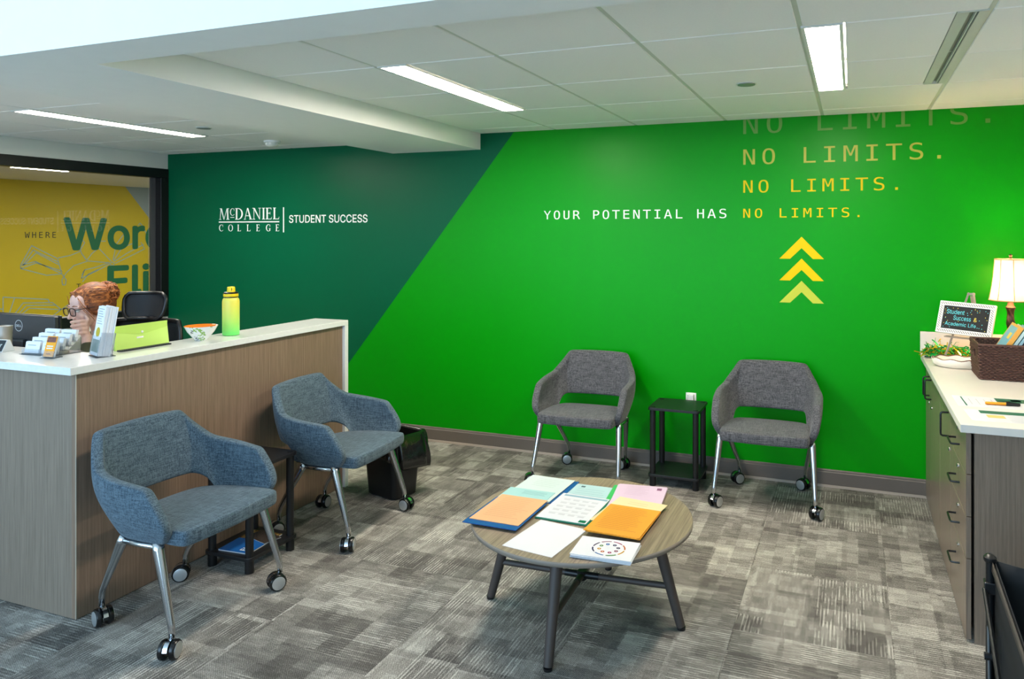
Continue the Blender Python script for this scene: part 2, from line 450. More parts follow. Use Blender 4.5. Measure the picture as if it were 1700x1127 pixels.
def inside(pt, poly):
    c = False
    j = len(poly) - 1
    for i in range(len(poly)):
        if (poly[i][1] > pt[1]) != (poly[j][1] > pt[1]) and \
           pt[0] < (poly[j][0] - poly[i][0]) * (pt[1] - poly[i][1]) / (poly[j][1] - poly[i][1]) + poly[i][0]:
            c = not c
        j = i
    return c


def glyph_polys(font, ch, bold=0.0):
    g = GLYPHS[font][ch]
    polys = []
    for fl in g[1:]:
        polys.append([(fl[i], fl[i + 1]) for i in range(0, len(fl), 2)])
    outer, holes = [], []
    for i, p in enumerate(polys):
        cnt = sum(1 for j, q in enumerate(polys) if j != i and inside(p[0], q))
        (holes if cnt % 2 else outer).append(p)

    def area2(p):
        return sum(p[i - 1][0] * p[i][1] - p[i][0] * p[i - 1][1] for i in range(len(p)))
    res = []
    for p in outer:
        if area2(p) > 0:
            p = p[::-1]
        hs = []
        for h in holes:
            if inside(h[0], p):
                hs.append(h if area2(h) > 0 else h[::-1])
        res.append([p] + hs)
        if bold > 0:
            for q in range(8):
                dx, dy = bold * math.cos(q * PI / 4), bold * math.sin(q * PI / 4)
                res.append([[(a + dx, c + dy) for a, c in r] for r in [p] + hs])
    return g[0], res


def add_flat(mb, polys, fn):
    """polys: outer + holes in 2D; fn maps a 2D point to 3D"""
    pl = [[Vector((p[0], p[1], 0)) for p in q] for q in polys]
    tris = tessellate_polygon(pl)
    flat = [p for q in pl for p in q]
    mb.add([fn(p.x, p.y) for p in flat], tris)


def lettering(s, font, cap, adv=None, sx=1.0, bold=0.0, width=None):
    """list of 2D polygons for a line of text, starting at x=0, baseline 0, cap height cap"""
    k = cap / (520.0 if font == 'mono' else 518.0)
    out = []
    x = 0.0
    for ch in s:
        if ch == ' ':
            x += adv if adv else 0.28 * 700 * k * sx
            continue
        a, polys = glyph_polys(font, ch, bold)
        x0 = min(p[0] for q in polys for p in q[0])
        off = x
        for q in polys:
            out.append([[(off + p[0] * k * sx, p[1] * k) for p in r] for r in q])
        x += adv if adv else a * k * sx
    if width:
        lo = min(p[0] for q in out for p in q[0])
        hi = max(p[0] for q in out for p in q[0])
        f = width / (hi - lo)
        out = [[[((p[0] - lo) * f, p[1]) for p in r] for r in q] for q in out]
    return out


def text_obj(name, polys, origin, xd, up, material, parent):
    o_, x_, u_ = Vector(origin), Vector(xd), Vector(up)
    mb = MB()
    nv = x_.cross(u_).normalized()
    for i, q in enumerate(polys):
        lift = nv * (4e-5 * (i % 9))
        add_flat(mb, q, lambda a, b: o_ + x_ * a + u_ * b + lift)
    # faces look towards the reader
    nrm = x_.cross(u_)
    fs = []
    for f in mb.f:
        a, b, c = (Vector(mb.v[i]) for i in f[:3])
        fs.append(f if (b - a).cross(c - a).dot(nrm) > 0 else tuple(reversed(f)))
    mb.f = fs
    return mb.build(name, material, parent)


# ------------------------------------------------------------------ materials
CEIL = mat('ceiling_paint', (240, 240, 238), 0.9, var=0.02)
TILE = mat('ceiling_tile_face', (244, 243, 240), 0.95, var=0.03, vs=120, bump=0.15, bs=220)
TEE = mat('grid_steel', (204, 208, 196), 0.6)
WHITEPAINT = mat('white_paint', (214, 213, 205), 0.75, var=0.02)
BASEB = mat('baseboard_vinyl', (100, 91, 83), 0.5, var=0.06)
SHOE = mat('baseboard_lip', (176, 162, 148), 0.5)
BLACKM = mat('black_metal', (18, 18, 19), 0.4, var=0.1)
BLACKL = mat('black_laminate', (24, 24, 26), 0.38, var=0.2, vs=30, stretch=(1, 8, 1))
BLACKP = mat('black_plastic', (20, 20, 21), 0.35, var=0.1)
RUBBER = mat('caster_rubber', (14, 14, 15), 0.25)
CHROME = mat('polished_aluminium', (205, 207, 210), 0.16, metal=1.0, var=0.02)
HUBM = mat('hub_silver', (196, 198, 198), 0.35, metal=0.7, var=0.04)
FAB_DAYLIT = fabric('grey_weave_daylit', (50, 66, 78), (98, 116, 128))  # grey chair weave with the blue tint of daylight put into its colour
FAB_GREY = fabric('grey_weave', (54, 54, 57), (106, 105, 107))
DESKW = woodgrain('desk_laminate', (112, 90, 73), (146, 122, 102), 'z', 0.5, 7)
CABW = woodgrain('cabinet_laminate', (112, 96, 82), (144, 125, 108), 'z', 0.3, 7, 0.6)
TABLEW = woodgrain('table_laminate', (98, 84, 69), (150, 133, 112), 'y', 0.45, 6)
TABLEL = mat('table_leg_paint', (66, 57, 52), 0.55, var=0.1)
EDGEB = mat('table_edge_band', (128, 118, 107), 0.5)
QUARTZ = mat('white_quartz', (226, 226, 222), 0.22, var=0.06, vs=60)
CTOP = mat('counter_solid_surface', (222, 214, 204), 0.35, var=0.02)
PAPER = mat('white_paper', (203, 203, 206), 0.85, var=0.01)
INK = mat('grey_ink', (120, 122, 126), 0.9)
DARKINK = mat('dark_ink', (30, 32, 36), 0.8)
CLEAR = NT('clear_acrylic')
CLEAR.base((0.93, 0.95, 0.98, 1), 0.04)
CLEAR.p.inputs['Transmission Weight'].default_value = 0.9
CLEAR.p.inputs['IOR'].default_value = 1.2
CLEAR = CLEAR.m


def pm(col):
    nm = 'paper_%d_%d_%d' % col
    return bpy.data.materials.get(nm) or mat(nm, tuple(v * 0.82 for v in col), 0.85, var=0.015)


def im(col):
    nm = 'print_%d_%d_%d' % col
    return bpy.data.materials.get(nm) or mat(nm, tuple(v * 0.80 for v in col), 0.7, var=0.02)


def carpet_mat():
    g = NT('carpet_tile_loop')
    pos = g.new('ShaderNodeNewGeometry').outputs['Position']
    sep = g.new('ShaderNodeSeparateXYZ')
    g.link(pos, sep.inputs[0])
    r = g.new('ShaderNodeObjectInfo').outputs['Random']
    sw = g.math('GREATER_THAN', r, 0.5)
    iv = g.math('SUBTRACT', 1.0, sw)
    x, y = sep.outputs[0], sep.outputs[1]
    u = g.math('ADD', g.math('MULTIPLY', x, iv), g.math('MULTIPLY', y, sw))
    v = g.math('ADD', g.math('MULTIPLY', y, iv), g.math('MULTIPLY', x, sw))
    warp = g.new('ShaderNodeCombineXYZ')
    g.link(u, warp.inputs[0])
    g.link(v, warp.inputs[1])
    wn = g.noise(warp.outputs[0], 70, 2)

    def cell(a, b, off, fuzz):
        cu = g.math('FLOOR', g.math('ADD', g.math('DIVIDE', u, a), g.math('ADD', g.math('MULTIPLY', wn, fuzz), off)))
        cv = g.math('FLOOR', g.math('ADD', g.math('DIVIDE', v, b), g.math('ADD', g.math('MULTIPLY', wn, fuzz), off * 1.7)))
        c = g.new('ShaderNodeCombineXYZ')
        g.link(cu, c.inputs[0])
        g.link(cv, c.inputs[1])
        g.link(g.math('MULTIPLY', r, 91.7), c.inputs[2])
        w = g.new('ShaderNodeTexWhiteNoise', noise_dimensions='3D')
        g.link(c.outputs[0], w.inputs['Vector'])
        return w.outputs['Value']
    A = cell(0.152, 0.203, 0.11, 0.12)
    B = cell(0.305, 0.10, 0.37, 0.16)
    C = cell(0.076, 0.305, 0.53, 0.08)
    D = cell(0.203, 0.152, 0.71, 0.05)
    E = cell(0.05, 0.05, 0.2, 0.3)
    base = g.math('ADD', g.math('MULTIPLY', A, 0.34), g.math('MULTIPLY', B, 0.20))
    base = g.math('ADD', base, g.math('MULTIPLY', C, 0.18))
    base = g.math('ADD', base, g.math('MULTIPLY', E, 0.16))
    sv = g.new('ShaderNodeCombineXYZ')
    g.link(g.math('MULTIPLY', u, 55.0), sv.inputs[0])
    g.link(g.math('MULTIPLY', v, 9.0), sv.inputs[1])
    brk = g.noise(sv.outputs[0], 1.0, 3, 0.6)
    stripe = g.math('SINE', g.math('MULTIPLY', u, 2 * PI / 0.0145))
    smask = g.math('MULTIPLY', g.math('GREATER_THAN', D, 0.42), g.math('GREATER_THAN', brk, 0.49))
    sval = g.math('MULTIPLY', g.math('MULTIPLY', stripe, smask), g.math('MULTIPLY', D, 0.28))
    lu = g.math('SINE', g.math('MULTIPLY', u, 2 * PI / 0.0082))
    lv = g.math('SINE', g.math('MULTIPLY', v, 2 * PI / 0.0095))
    loop = g.math('MULTIPLY', g.math('MULTIPLY', lu, lv), 0.20)
    fine = g.math('MULTIPLY', g.math('SUBTRACT', g.noise(pos, 190, 3), 0.5), 0.85)
    val = g.math('ADD', g.math('ADD', base, sval), g.math('ADD', loop, fine))
    val = g.math('ADD', val, g.math('MULTIPLY', g.math('SUBTRACT', brk, 0.5), 0.45))
    col = g.ramp(val, [(0.05, lin((78, 74, 70))), (0.40, lin((122, 117, 111))), (0.62, lin((154, 149, 141))), (0.95, lin((206, 200, 190)))])
    g.base(col, 0.95, 0, 0.1)
    g.bump(g.math('ADD', loop, fine), 0.5, 0.003)
    return g.m


CARPET = carpet_mat()
SLAB = mat('carpet_backing', (96, 92, 87), 0.95, var=0.15, vs=40)

# wall graphic: printed dark green field left of a slanted edge, bright green right of it
WX, WZ0 = 4.94, 0.0
g = NT('wall_graphic_green')
sp = g.new('ShaderNodeSeparateXYZ')
g.link(g.new('ShaderNodeNewGeometry').outputs['Position'], sp.inputs[0])
slope = (-2.389 + 3.875) / (2.371 - 0.561)
edge = g.math('SUBTRACT', sp.outputs[0], g.math('ADD', g.math('MULTIPLY', sp.outputs[2], slope), -3.875 - 0.561 * slope))
m1 = g.math('GREATER_THAN', edge, 0.0)
nz = g.noise(g.coord('Position'), 3.0, 2)
bright = g.mix(nz, mul(lin((0, 142, 3)), 0.97), mul(lin((0, 142, 3)), 1.03))
dark = g.mix(nz, mul(lin((0, 88, 55)), 0.97), mul(lin((0, 88, 55)), 1.03))
g.base(g.mix(m1, dark, bright), 0.38, 0, 0.15)
WALLG = g.m

g = NT('office_wall_graphic_yellow')
sp = g.new('ShaderNodeSeparateXYZ')
g.link(g.new('ShaderNodeNewGeometry').outputs['Position'], sp.inputs[0])
sl2 = (8.574 - 8.139) / (2.342 - 1.834)
edge = g.math('ADD', g.math('SUBTRACT', sp.outputs[1], 8.139), g.math('MULTIPLY', g.math('SUBTRACT', sp.outputs[2], 2.342), sl2))
m1 = g.math('GREATER_THAN', edge, 0.0)
nz = g.noise(g.coord('Position'), 2.0, 2)
g.base(g.mix(m1, g.mix(nz, lin((200, 178, 0)), lin((208, 186, 2))), lin((150, 164, 168))), 0.6)
WALLY = g.m

g = NT('window_glass')
tb = g.new('ShaderNodeBsdfTransparent')
tb.inputs[0].default_value = (0.97, 0.98, 0.97, 1)
gl = g.new('ShaderNodeBsdfGlossy')
gl.inputs['Roughness'].default_value = 0.0
fr = g.new('ShaderNodeFresnel')
fr.inputs[0].default_value = 1.5
ms = g.new('ShaderNodeMixShader')
g.link(fr.outputs[0], ms.inputs[0])
g.link(tb.outputs[0], ms.inputs[1])
g.link(gl.outputs[0], ms.inputs[2])
g.link(ms.outputs[0], g.n['Material Output'].inputs[0])
GLASS = g.m
# ------------------------------------------------------------------ floor
BW = 4.94          # back wall face
LW = -5.888        # left wall face
RW = 1.08          # right wall face
ZC, ZL, ZS = 2.384, 2.345, 2.263   # tile ceiling, left tile ceiling, soffit underside

floor = MB().box(-10.7, RW + 0.1, -4.0, 10.5, -0.1, -0.006).build('floor', SLAB)
tag(floor, 'grey patterned carpet tile floor of the waiting area', kind='structure')
tile_cache = {}


def tile_obj(name, w, d, h, m, parent, loc, bev=0.0):
    k = (name, round(w, 4), round(d, 4), m.name)
    if k not in tile_cache:
        o = MB().box(0, w, 0, d, 0, h).build(name, m, parent, bevel=bev, seg=1)
        tile_cache[k] = o
    else:
        s = tile_cache[k]
        o = s.copy()
        COL.objects.link(o)
        o.parent = parent
    o.location = loc
    return o


xs = [-0.46 + 0.61 * k for k in range(-7, 4)]
ys = [3.635 + 0.61 * k for k in range(-7, 4)]
for a, b in zip(xs, xs[1:]):
    for c, d in zip(ys, ys[1:]):
        b2, d2 = min(b, RW), min(d, BW)
        if b2 - a < 0.05 or d2 - c < 0.05:
            continue
        tile_obj('carpet_tile', b2 - a - 0.0012, d2 - c - 0.0012, 0.006, CARPET, floor, (a, c, -0.006))

# ------------------------------------------------------------------ walls
wall_back = MB().box(LW, RW + 0.1, BW, BW + 0.1, 0, 2.75).build('wall_back', WALLG)
tag(wall_back, 'back wall printed dark green and bright green with white and yellow lettering', kind='structure')
wall_right = MB().box(RW, RW + 0.1, -4.0, BW, 0, 3.1).build('wall_right', mat('right_wall_paint', (206, 204, 194), 0.7))
tag(wall_right, 'plain pale side wall beside the counter', kind='structure')
wl = MB()
wl.box(-6.0, LW, -4.0, 2.55, 0, 3.1)
wl.box(-6.0, LW, 2.55, BW, 2.211, 2.75)
wl.box(-6.0, LW, 2.55, BW, 0, 0.865)
wl.box(-6.0, -5.9, BW, 10.5, 0, 2.75)
wall_left = wl.build('wall_left', WHITEPAINT)
tag(wall_left, 'off-white partition wall around the black framed office window', kind='structure')

bb = MB()
prof = [(0, 0), (-0.014, 0), (-0.014, 0.092), (-0.010, 0.097), (-0.010, 0.104), (-0.006, 0.111), (0, 0.111)]
bb.rings([[Vector((x, BW + p[0], p[1])) for p in prof] for x in (LW, 0.455)])
baseboard = tag(bb.build('baseboard_back', BASEB), 'grey-brown vinyl baseboard along the green wall', kind='structure')
MB().box(LW, 0.455, BW - 0.022, BW - 0.014, 0.0, 0.014).build('shoe_strip', SHOE, baseboard)

# ------------------------------------------------------------------ ceiling
cl = MB()
cl.box(-3.0, RW, 1.9, BW, 2.412, 2.45)
cl.box(LW, -3.4, 1.9, BW, 2.373, 2.412)
ceiling = tag(cl.build('ceiling', CEIL), 'suspended ceiling of white tiles in a thin grid', kind='structure')
YB = [1.93, 2.14, 2.785, 3.43, 4.07, 4.71, BW]
XB = [-2.66, -2.04, -1.425, -0.80, -0.18, 0.44, RW]


def tile_field(xb, yb, z, lights):
    for i, (a, b) in enumerate(zip(xb, xb[1:])):
        for c, d in zip(yb, yb[1:]):
            a2, b2 = a, b
            for (lx0, lx1, ly0, ly1) in lights:
                if ly0 - 0.02 <= c and d <= ly1 + 0.02:
                    if abs(lx0 - a) < 0.04:
                        a2 = lx1
                    elif abs(lx1 - b) < 0.04:
                        b2 = lx0
            tile_obj('ceiling_tile', b2 - a2 - 0.018, d - c - 0.008, 0.016, TILE, ceiling, (a2 + 0.009, c + 0.004, z), bev=0.003)
    for x in xb[1:-1]:
        MB().box(x - 0.010, x + 0.010, yb[0], yb[-1], z + 0.004, z + 0.02).build('grid_tee', TEE, ceiling)
    for y in yb[1:-1]:
        MB().box(xb[0], xb[-1], y - 0.006, y + 0.006, z + 0.011, z + 0.021).build('grid_tee', TEE, ceiling)
    # wall angle on the far edge
    MB().box(xb[0], xb[-1], yb[-1] - 0.012, yb[-1], z + 0.002, z + 0.02).build('wall_angle', TEE, ceiling)


L1 = (-2.03, -1.875, 2.785, 4.07)
L2 = (-0.178, -0.032, 2.785, 4.07)
S1 = (0.345, 0.435, 2.785, 4.07)
tile_field(XB, YB, ZC, [L1, L2, S1])
L3 = (-4.635, -4.47, 2.84, 4.09)
tile_field([LW, -5.72, -5.09, -4.46, -3.83, -3.45], [1.93, 2.20, 2.84, 3.48, 4.09, 4.72, BW], ZL, [L3])

sf = MB()
sf.box(-3.45, -2.66, 1.93, BW, ZS, 2.6)
sf.box(LW, RW, 1.72, 1.93, ZS, 3.06)
soffit = tag(sf.build('trim_1', mat('soffit_plaster', (242, 242, 238), 0.85, var=0.02)), 'dropped white plaster soffit running to the back wall', kind='structure')
hc = MB().box(LW, RW, -4.0, 1.72, 3.02, 3.1).build('ceiling', CEIL)
tag(hc, 'higher plain ceiling in front of the soffit', kind='structure')

DIFF = emit_mat('light_diffuser', (255, 245, 230), LIGHT_S)
FLANGE = mat('light_flange', (226, 226, 220), 0.5)


def ceiling_light(x0, x1, y0, y1, z, label):
    t = thing('ceiling_light', label, 'light', ((x0 + x1) / 2, (y0 + y1) / 2, z), 0, 'recessed linear ceiling lights')
    w, d = (x1 - x0) / 2, (y1 - y0) / 2
    fw = 0.013
    f = MB()
    f.box(-w, -w + fw, -d, d, -0.004, 0.02)
    f.box(w - fw, w, -d, d, -0.004, 0.02)
    f.box(-w + fw, w - fw, -d, -d + fw, -0.004, 0.02)
    f.box(-w + fw, w - fw, d - fw, d, -0.004, 0.02)
    f.build('flange', FLANGE, t)
    MB().box(-w + fw, w - fw, -d + fw, d - fw, 0.002, 0.008).build('diffuser', DIFF, t)
    return t


ceiling_light(*L1, ZC, 'long white linear ceiling light near the plaster soffit')
ceiling_light(*L2, ZC, 'white linear ceiling light above the no limits lettering')
ceiling_light(*L3, ZL, 'white linear ceiling light above the reception desk')

t = thing('air_diffuser', 'narrow slotted air diffuser in the ceiling at the right', 'vent', (0.39, 3.427, ZC))
MB().box(-0.052, -0.014, -0.64, 0.64, -0.002, 0.02).build('frame_rail', TEE, t)
MB().box(0.016, 0.046, -0.64, 0.64, -0.002, 0.02).build('frame_rail', TEE, t)
MB().box(-0.014, 0.016, -0.64, 0.64, 0.012, 0.02).build('slot_back', mat('slot_grey', (150, 152, 142), 0.7), t)
MB().box(0.006, 0.010, -0.64, 0.64, -0.001, 0.012).build('blade', TEE, t)
for yy in (-0.642, 0.64):
    MB().box(-0.052, 0.046, yy, yy + 0.004, -0.003, 0.02).build('end_cap', TEE, t)

for (x, y, z, lab) in ((-0.503, 3.749, ZC, 'flat round sprinkler cover in the tile ceiling left of the air diffuser'),
                       (-4.147, 3.755, ZL, 'flat round sprinkler cover in the ceiling above the desk')):
    t = thing('sprinkler_cover', lab, 'sprinkler', (x, y, z - 0.001), 0, 'concealed sprinkler covers')
    MB().lathe([(0.038, 0.001), (0.044, -0.003), (0.044, -0.006), (0.02, -0.008)], 28).build('cover_plate', mat('sprinkler_plate', (150, 156, 152), 0.4, metal=0.3), t, autos=True)
    MB().lathe([(0.05, 0.001), (0.052, -0.002), (0.046, -0.002)], 28).build('escutcheon', FLANGE, t, autos=True)
t = thing('smoke_detector', 'round white smoke detector in the ceiling beside the soffit', 'detector', (-4.245, 4.486, ZL))
MB().lathe([(0.062, 0.0), (0.062, -0.012), (0.055, -0.016)], 28).build('base', FLANGE, t, autos=True)
MB().lathe([(0.048, -0.016), (0.046, -0.034), (0.034, -0.044), (0.01, -0.047)], 28).build('dome', WHITEPAINT, t, autos=True)
for k in range(10):
    MB().box(-0.003, 0.003, 0.044, 0.050, -0.032, -0.018, rot('Z', 36 * k)).build('vent_fin', TEE, t)

# ------------------------------------------------------------------ office window and office beyond
win = MB()
win.box(-5.975, LW + 0.012, 2.55, BW - 0.002, 2.127, 2.211)
win.box(-5.975, LW + 0.012, 2.55, BW - 0.002, 0.865, 0.95)
win.box(-5.975, LW + 0.012, 4.86, BW - 0.002, 0.95, 2.127)
win.box(-5.975, LW + 0.012, 2.55, 2.63, 0.95, 2.127)
w1 = tag(win.build('window_1', BLACKM, bevel=0.003), 'black framed glass window onto the yellow walled office', kind='structure')
st = MB()
st.box(-5.965, -5.945, 4.815, 4.86, 0.95, 2.127)
st.box(-5.965, -5.945, 2.63, 2.70, 0.95, 2.127)
st.build('glazing_stop', mat('grey_gasket', (70, 72, 74), 0.4), w1)
MB().box(-5.958, -5.952, 2.64, 4.80, 0.94, 2.14).build('pane', GLASS, w1)

wall_far = MB().box(-10.7, -10.6, 1.1, 10.5, 0, 2.75).build('wall_far', WALLY)
tag(wall_far, 'yellow printed office wall seen through the window', kind='structure')
ow = MB().box(-10.6, -6.0, 10.4, 10.5, 0, 2.75).box(-10.6, -6.0, 1.1, 1.2, 0, 2.75)
tag(ow.build('wall_office', WHITEPAINT), 'plain side wall of the office', kind='structure')
tag(MB().box(-10.6, -6.0, 1.2, 10.4, 2.347, 2.42).build('ceiling', CEIL), 'flat white ceiling of the office behind the glass', kind='structure')
for (x, y, lab) in ((-8.3, 5.55, 'square ceiling light inside the yellow office'), (-8.3, 8.4, 'farther square ceiling light inside the yellow office')):
    t = thing('office_light', lab, 'light', (x, y, 2.345), 0, 'office ceiling lights')
    MB().box(-0.32, 0.32, -0.32, 0.32, -0.004, 0.001).build('flange', FLANGE, t)
    MB().box(-0.29, 0.29, -0.29, 0.29, -0.007, -0.004).build('diffuser', emit_mat('office_diffuser', (255, 250, 242), 32.0), t)
t = thing('fire_strobe', 'small red fire alarm on the office ceiling', 'alarm', (-7.9, 6.38, 2.345))
MB().lathe([(0.075, 0), (0.075, -0.03), (0.06, -0.045)], 24).build('housing', mat('alarm_red', (150, 30, 26), 0.4), t, autos=True)
MB().box(-0.03, 0.03, -0.015, 0.015, -0.06, -0.045).build('lens', FLANGE, t, bevel=0.004)

# ------------------------------------------------------------------ wall lettering
YW = BW - 0.0012
WHITE_V = mat('white_vinyl', (236, 236, 226), 0.5)
YEL = [mat('yellow_vinyl', (234, 190, 0), 0.55, spec=0.15), mat('yellow_vinyl_soft', (212, 184, 6), 0.55, spec=0.15),
       mat('olive_vinyl', (178, 174, 44), 0.5), mat('pale_green_vinyl', (94, 146, 40), 0.5), mat('lime_vinyl', (186, 192, 40), 0.5)]
XD, UP = (1, 0, 0), (0, 0, 1)


def mono_line(s, x0, x1, z, cap, m, name='lettering', sx=1.18):
    k = cap / 520 * sx
    first, last = GLYPHS['mono'][s[0]], GLYPHS['mono'][s[-1]]
    l0 = min(first[1][0::2]) * k
    r1 = max(last[1][0::2]) * k
    adv = ((x1 - x0) - r1 + l0) / (len(s) - 1)
    po = lettering(s, 'mono', cap, adv, sx)
    return text_obj(name, po, (x0 - l0, YW, z), XD, UP, m, wall_back)


mono_line('YOUR POTENTIAL HAS', -2.133, -0.795, 1.728, 0.062, WHITE_V)
mono_line('NO LIMITS.', -0.683, 0.043, 1.729, 0.060, YEL[0])
mono_line('NO LIMITS.', -0.683, 0.267, 1.896, 0.082, YEL[1])
mono_line('NO LIMITS.', -0.683, 0.508, 2.083, 0.102, YEL[2])
mono_line('NO LIMITS.', -0.683, 0.774, 2.288, 0.126, YEL[3])
for dz, m in ((0, YEL[0]), (-0.142, YEL[0]), (-0.287, YEL[4])):
    ch = [(-0.309, 1.603 + dz), (-0.171, 1.459 + dz), (-0.239, 1.459 + dz), (-0.309, 1.529 + dz), (-0.381, 1.459 + dz), (-0.449, 1.459 + dz)]
    text_obj('chevron', [[ch]], (0, YW, 0), XD, UP, m, wall_back)


# serif letters drawn from strokes, cap height 1
def ell(cx, cy, rx, ry, a0, a1, n=22):
    return [(cx + rx * math.cos(math.radians(a0 + (a1 - a0) * i / n)), cy + ry * math.sin(math.radians(a0 + (a1 - a0) * i / n))) for i in range(n + 1)]


def rc(x0, x1, y0, y1):
    return [(x0, y0), (x1, y0), (x1, y1), (x0, y1)]


def serif(ch):
    T, t, s = 0.15, 0.055, 0.045
    if ch == 'I':
        return 0.36, [rc(0.105, 0.255, 0, 1), rc(0.03, 0.33, 0, s), rc(0.03, 0.33, 1 - s, 1)]
    if ch == 'L':
        return 0.66, [rc(0.08, 0.23, 0, 1), rc(0.01, 0.31, 1 - s, 1), rc(0.01, 0.6, 0, t), [(0.53, t), (0.6, t), (0.63, 0.25)]]
    if ch == 'E':
        return 0.68, [rc(0.08, 0.23, 0, 1), rc(0.01, 0.58, 0, t), rc(0.01, 0.56, 1 - t, 1), rc(0.2, 0.44, 0.5, 0.5 + t), rc(0.42, 0.46, 0.42, 0.64),
                      [(0.51, t), (0.58, t), (0.62, 0.24)], [(0.49, 1 - t), (0.56, 1 - t), (0.57, 0.79)]]
    if ch == 'D':
        o = ell(0.3, 0.5, 0.50, 0.5, -90, 90)
        i = ell(0.3, 0.5, 0.34, 0.445, 90, -90)
        return 0.86, [rc(0.08, 0.23, 0, 1), rc(0.01, 0.32, 0, s), rc(0.01, 0.32, 1 - s, 1), o + i]
    if ch == 'A':
        return 0.84, [[(0.07, 0), (0.13, 0), (0.40, 1), (0.34, 1)], [(0.32, 1), (0.45, 1), (0.79, 0), (0.62, 0)], rc(0.2, 0.6, 0.3, 0.35),
                      rc(0.0, 0.22, 0, s), rc(0.54, 0.86, 0, s)]
    if ch == 'N':
        return 0.90, [rc(0.12, 0.18, 0, 1), [(0.06, 1), (0.24, 1), (0.78, 0), (0.70, 0)], rc(0.70, 0.76, 0, 1),
                      rc(0.03, 0.28, 0, s), rc(0.0, 0.2, 1 - s, 1), rc(0.6, 0.86, 1 - s, 1)]
    if ch == 'M':
        return 1.1, [[(0.08, 0), (0.14, 0), (0.22, 1), (0.16, 1)], [(0.14, 1), (0.30, 1), (0.56, 0), (0.48, 0)], [(0.48, 0), (0.54, 0), (0.86, 1), (0.80, 1)],
                     [(0.80, 1), (0.95, 1), (1.0, 0), (0.84, 0)], rc(0.0, 0.24, 0, s), rc(0.76, 1.08, 0, s), rc(0.06, 0.24, 1 - s, 1), rc(0.84, 1.04, 1 - s, 1)]
    if ch == 'O':
        return 0.9, [('ring', ell(0.44, 0.5, 0.42, 0.52, 0, 360, 36)[:-1], ell(0.44, 0.5, 0.27, 0.46, 0, 360, 36)[:-1])]
    if ch in 'CGc':
        o = ell(0.44, 0.5, 0.42, 0.52, 48, 312)
        i = ell(0.46, 0.5, 0.29, 0.46, 312, 48)
        r = [o + i, [(0.66, 0.64), (0.72, 0.64), (0.72, 1.0), (0.68, 0.95)]]
        if ch == 'G':
            r += [rc(0.60, 0.74, 0.06, 0.42), rc(0.5, 0.82, 0.38, 0.42)]
        else:
            r += [[(0.66, 0.12), (0.72, 0.10), (0.76, 0.22)]]
        return 0.84, r


def serif_line(s, cap, adv=None, gap=0.03):
    out, x = [], 0.0
    for ch in s:
        k, yo = cap, 0.0
        if ch == 'c':
            k, yo = cap * 0.62, cap * 0.36
        w, polys = serif(ch)
        for p in polys:
            if p[0] == 'ring':
                out.append([[(x + a * k, yo + b * k) for a, b in p[1]], [(x + a * k, yo + b * k) for a, b in p[2]]])
            else:
                out.append([[(x + a * k, yo + b * k) for a, b in p]])
        if ch == 'c':
            out.append([[(x + a, b) for a, b in rc(0.05 * cap, 0.45 * cap, 0.17 * cap, 0.22 * cap)]])
        x += adv if adv else (w + gap) * k
    return out


def fit(polys, width):
    lo = min(p[0] for q in polys for p in q[0])
    hi = max(p[0] for q in polys for p in q[0])
    f = width / (hi - lo)
    return [[[((p[0] - lo) * f, p[1]) for p in r] for r in q] for q in polys]


text_obj('lettering', fit(serif_line('McDANIEL', 0.10), 0.675), (-5.272, YW, 1.744), XD, UP, WHITE_V, wall_back)
text_obj('lettering', fit(serif_line('COLLEGE', 0.058, adv=0.094), 0.675), (-5.272, YW, 1.642), XD, UP, WHITE_V, wall_back)
text_obj('rule', [[rc(-5.275, -4.597, 1.718, 1.728)]], (0, YW, 0), XD, UP, WHITE_V, wall_back)
text_obj('rule', [[rc(-4.557, -4.545, 1.632, 1.846)]], (0, YW, 0), XD, UP, WHITE_V, wall_back)
text_obj('lettering', lettering('STUDENT SUCCESS', 'sans', 0.064, None, 0.8, 9, width=0.80), (-4.492, YW, 1.714), XD, UP, WHITE_V, wall_back)

# office wall print
XO = -10.5985
XD2 = (0, 1, 0)
OG = mat('office_print_green', (16, 104, 62), 0.6)
OB = mat('office_print_black', (26, 28, 26), 0.6)
OL = mat('office_print_blue', (150, 176, 172), 0.6)


def off_line(s, font, y0, y1, z, cap, m, sx=1.0, bold=0.0, adv=None):
    po = lettering(s, font, cap, adv, sx, bold, width=(y1 - y0) if y1 else None)
    return text_obj('lettering', po, (XO, y0, z), XD2, UP, m, wall_far)


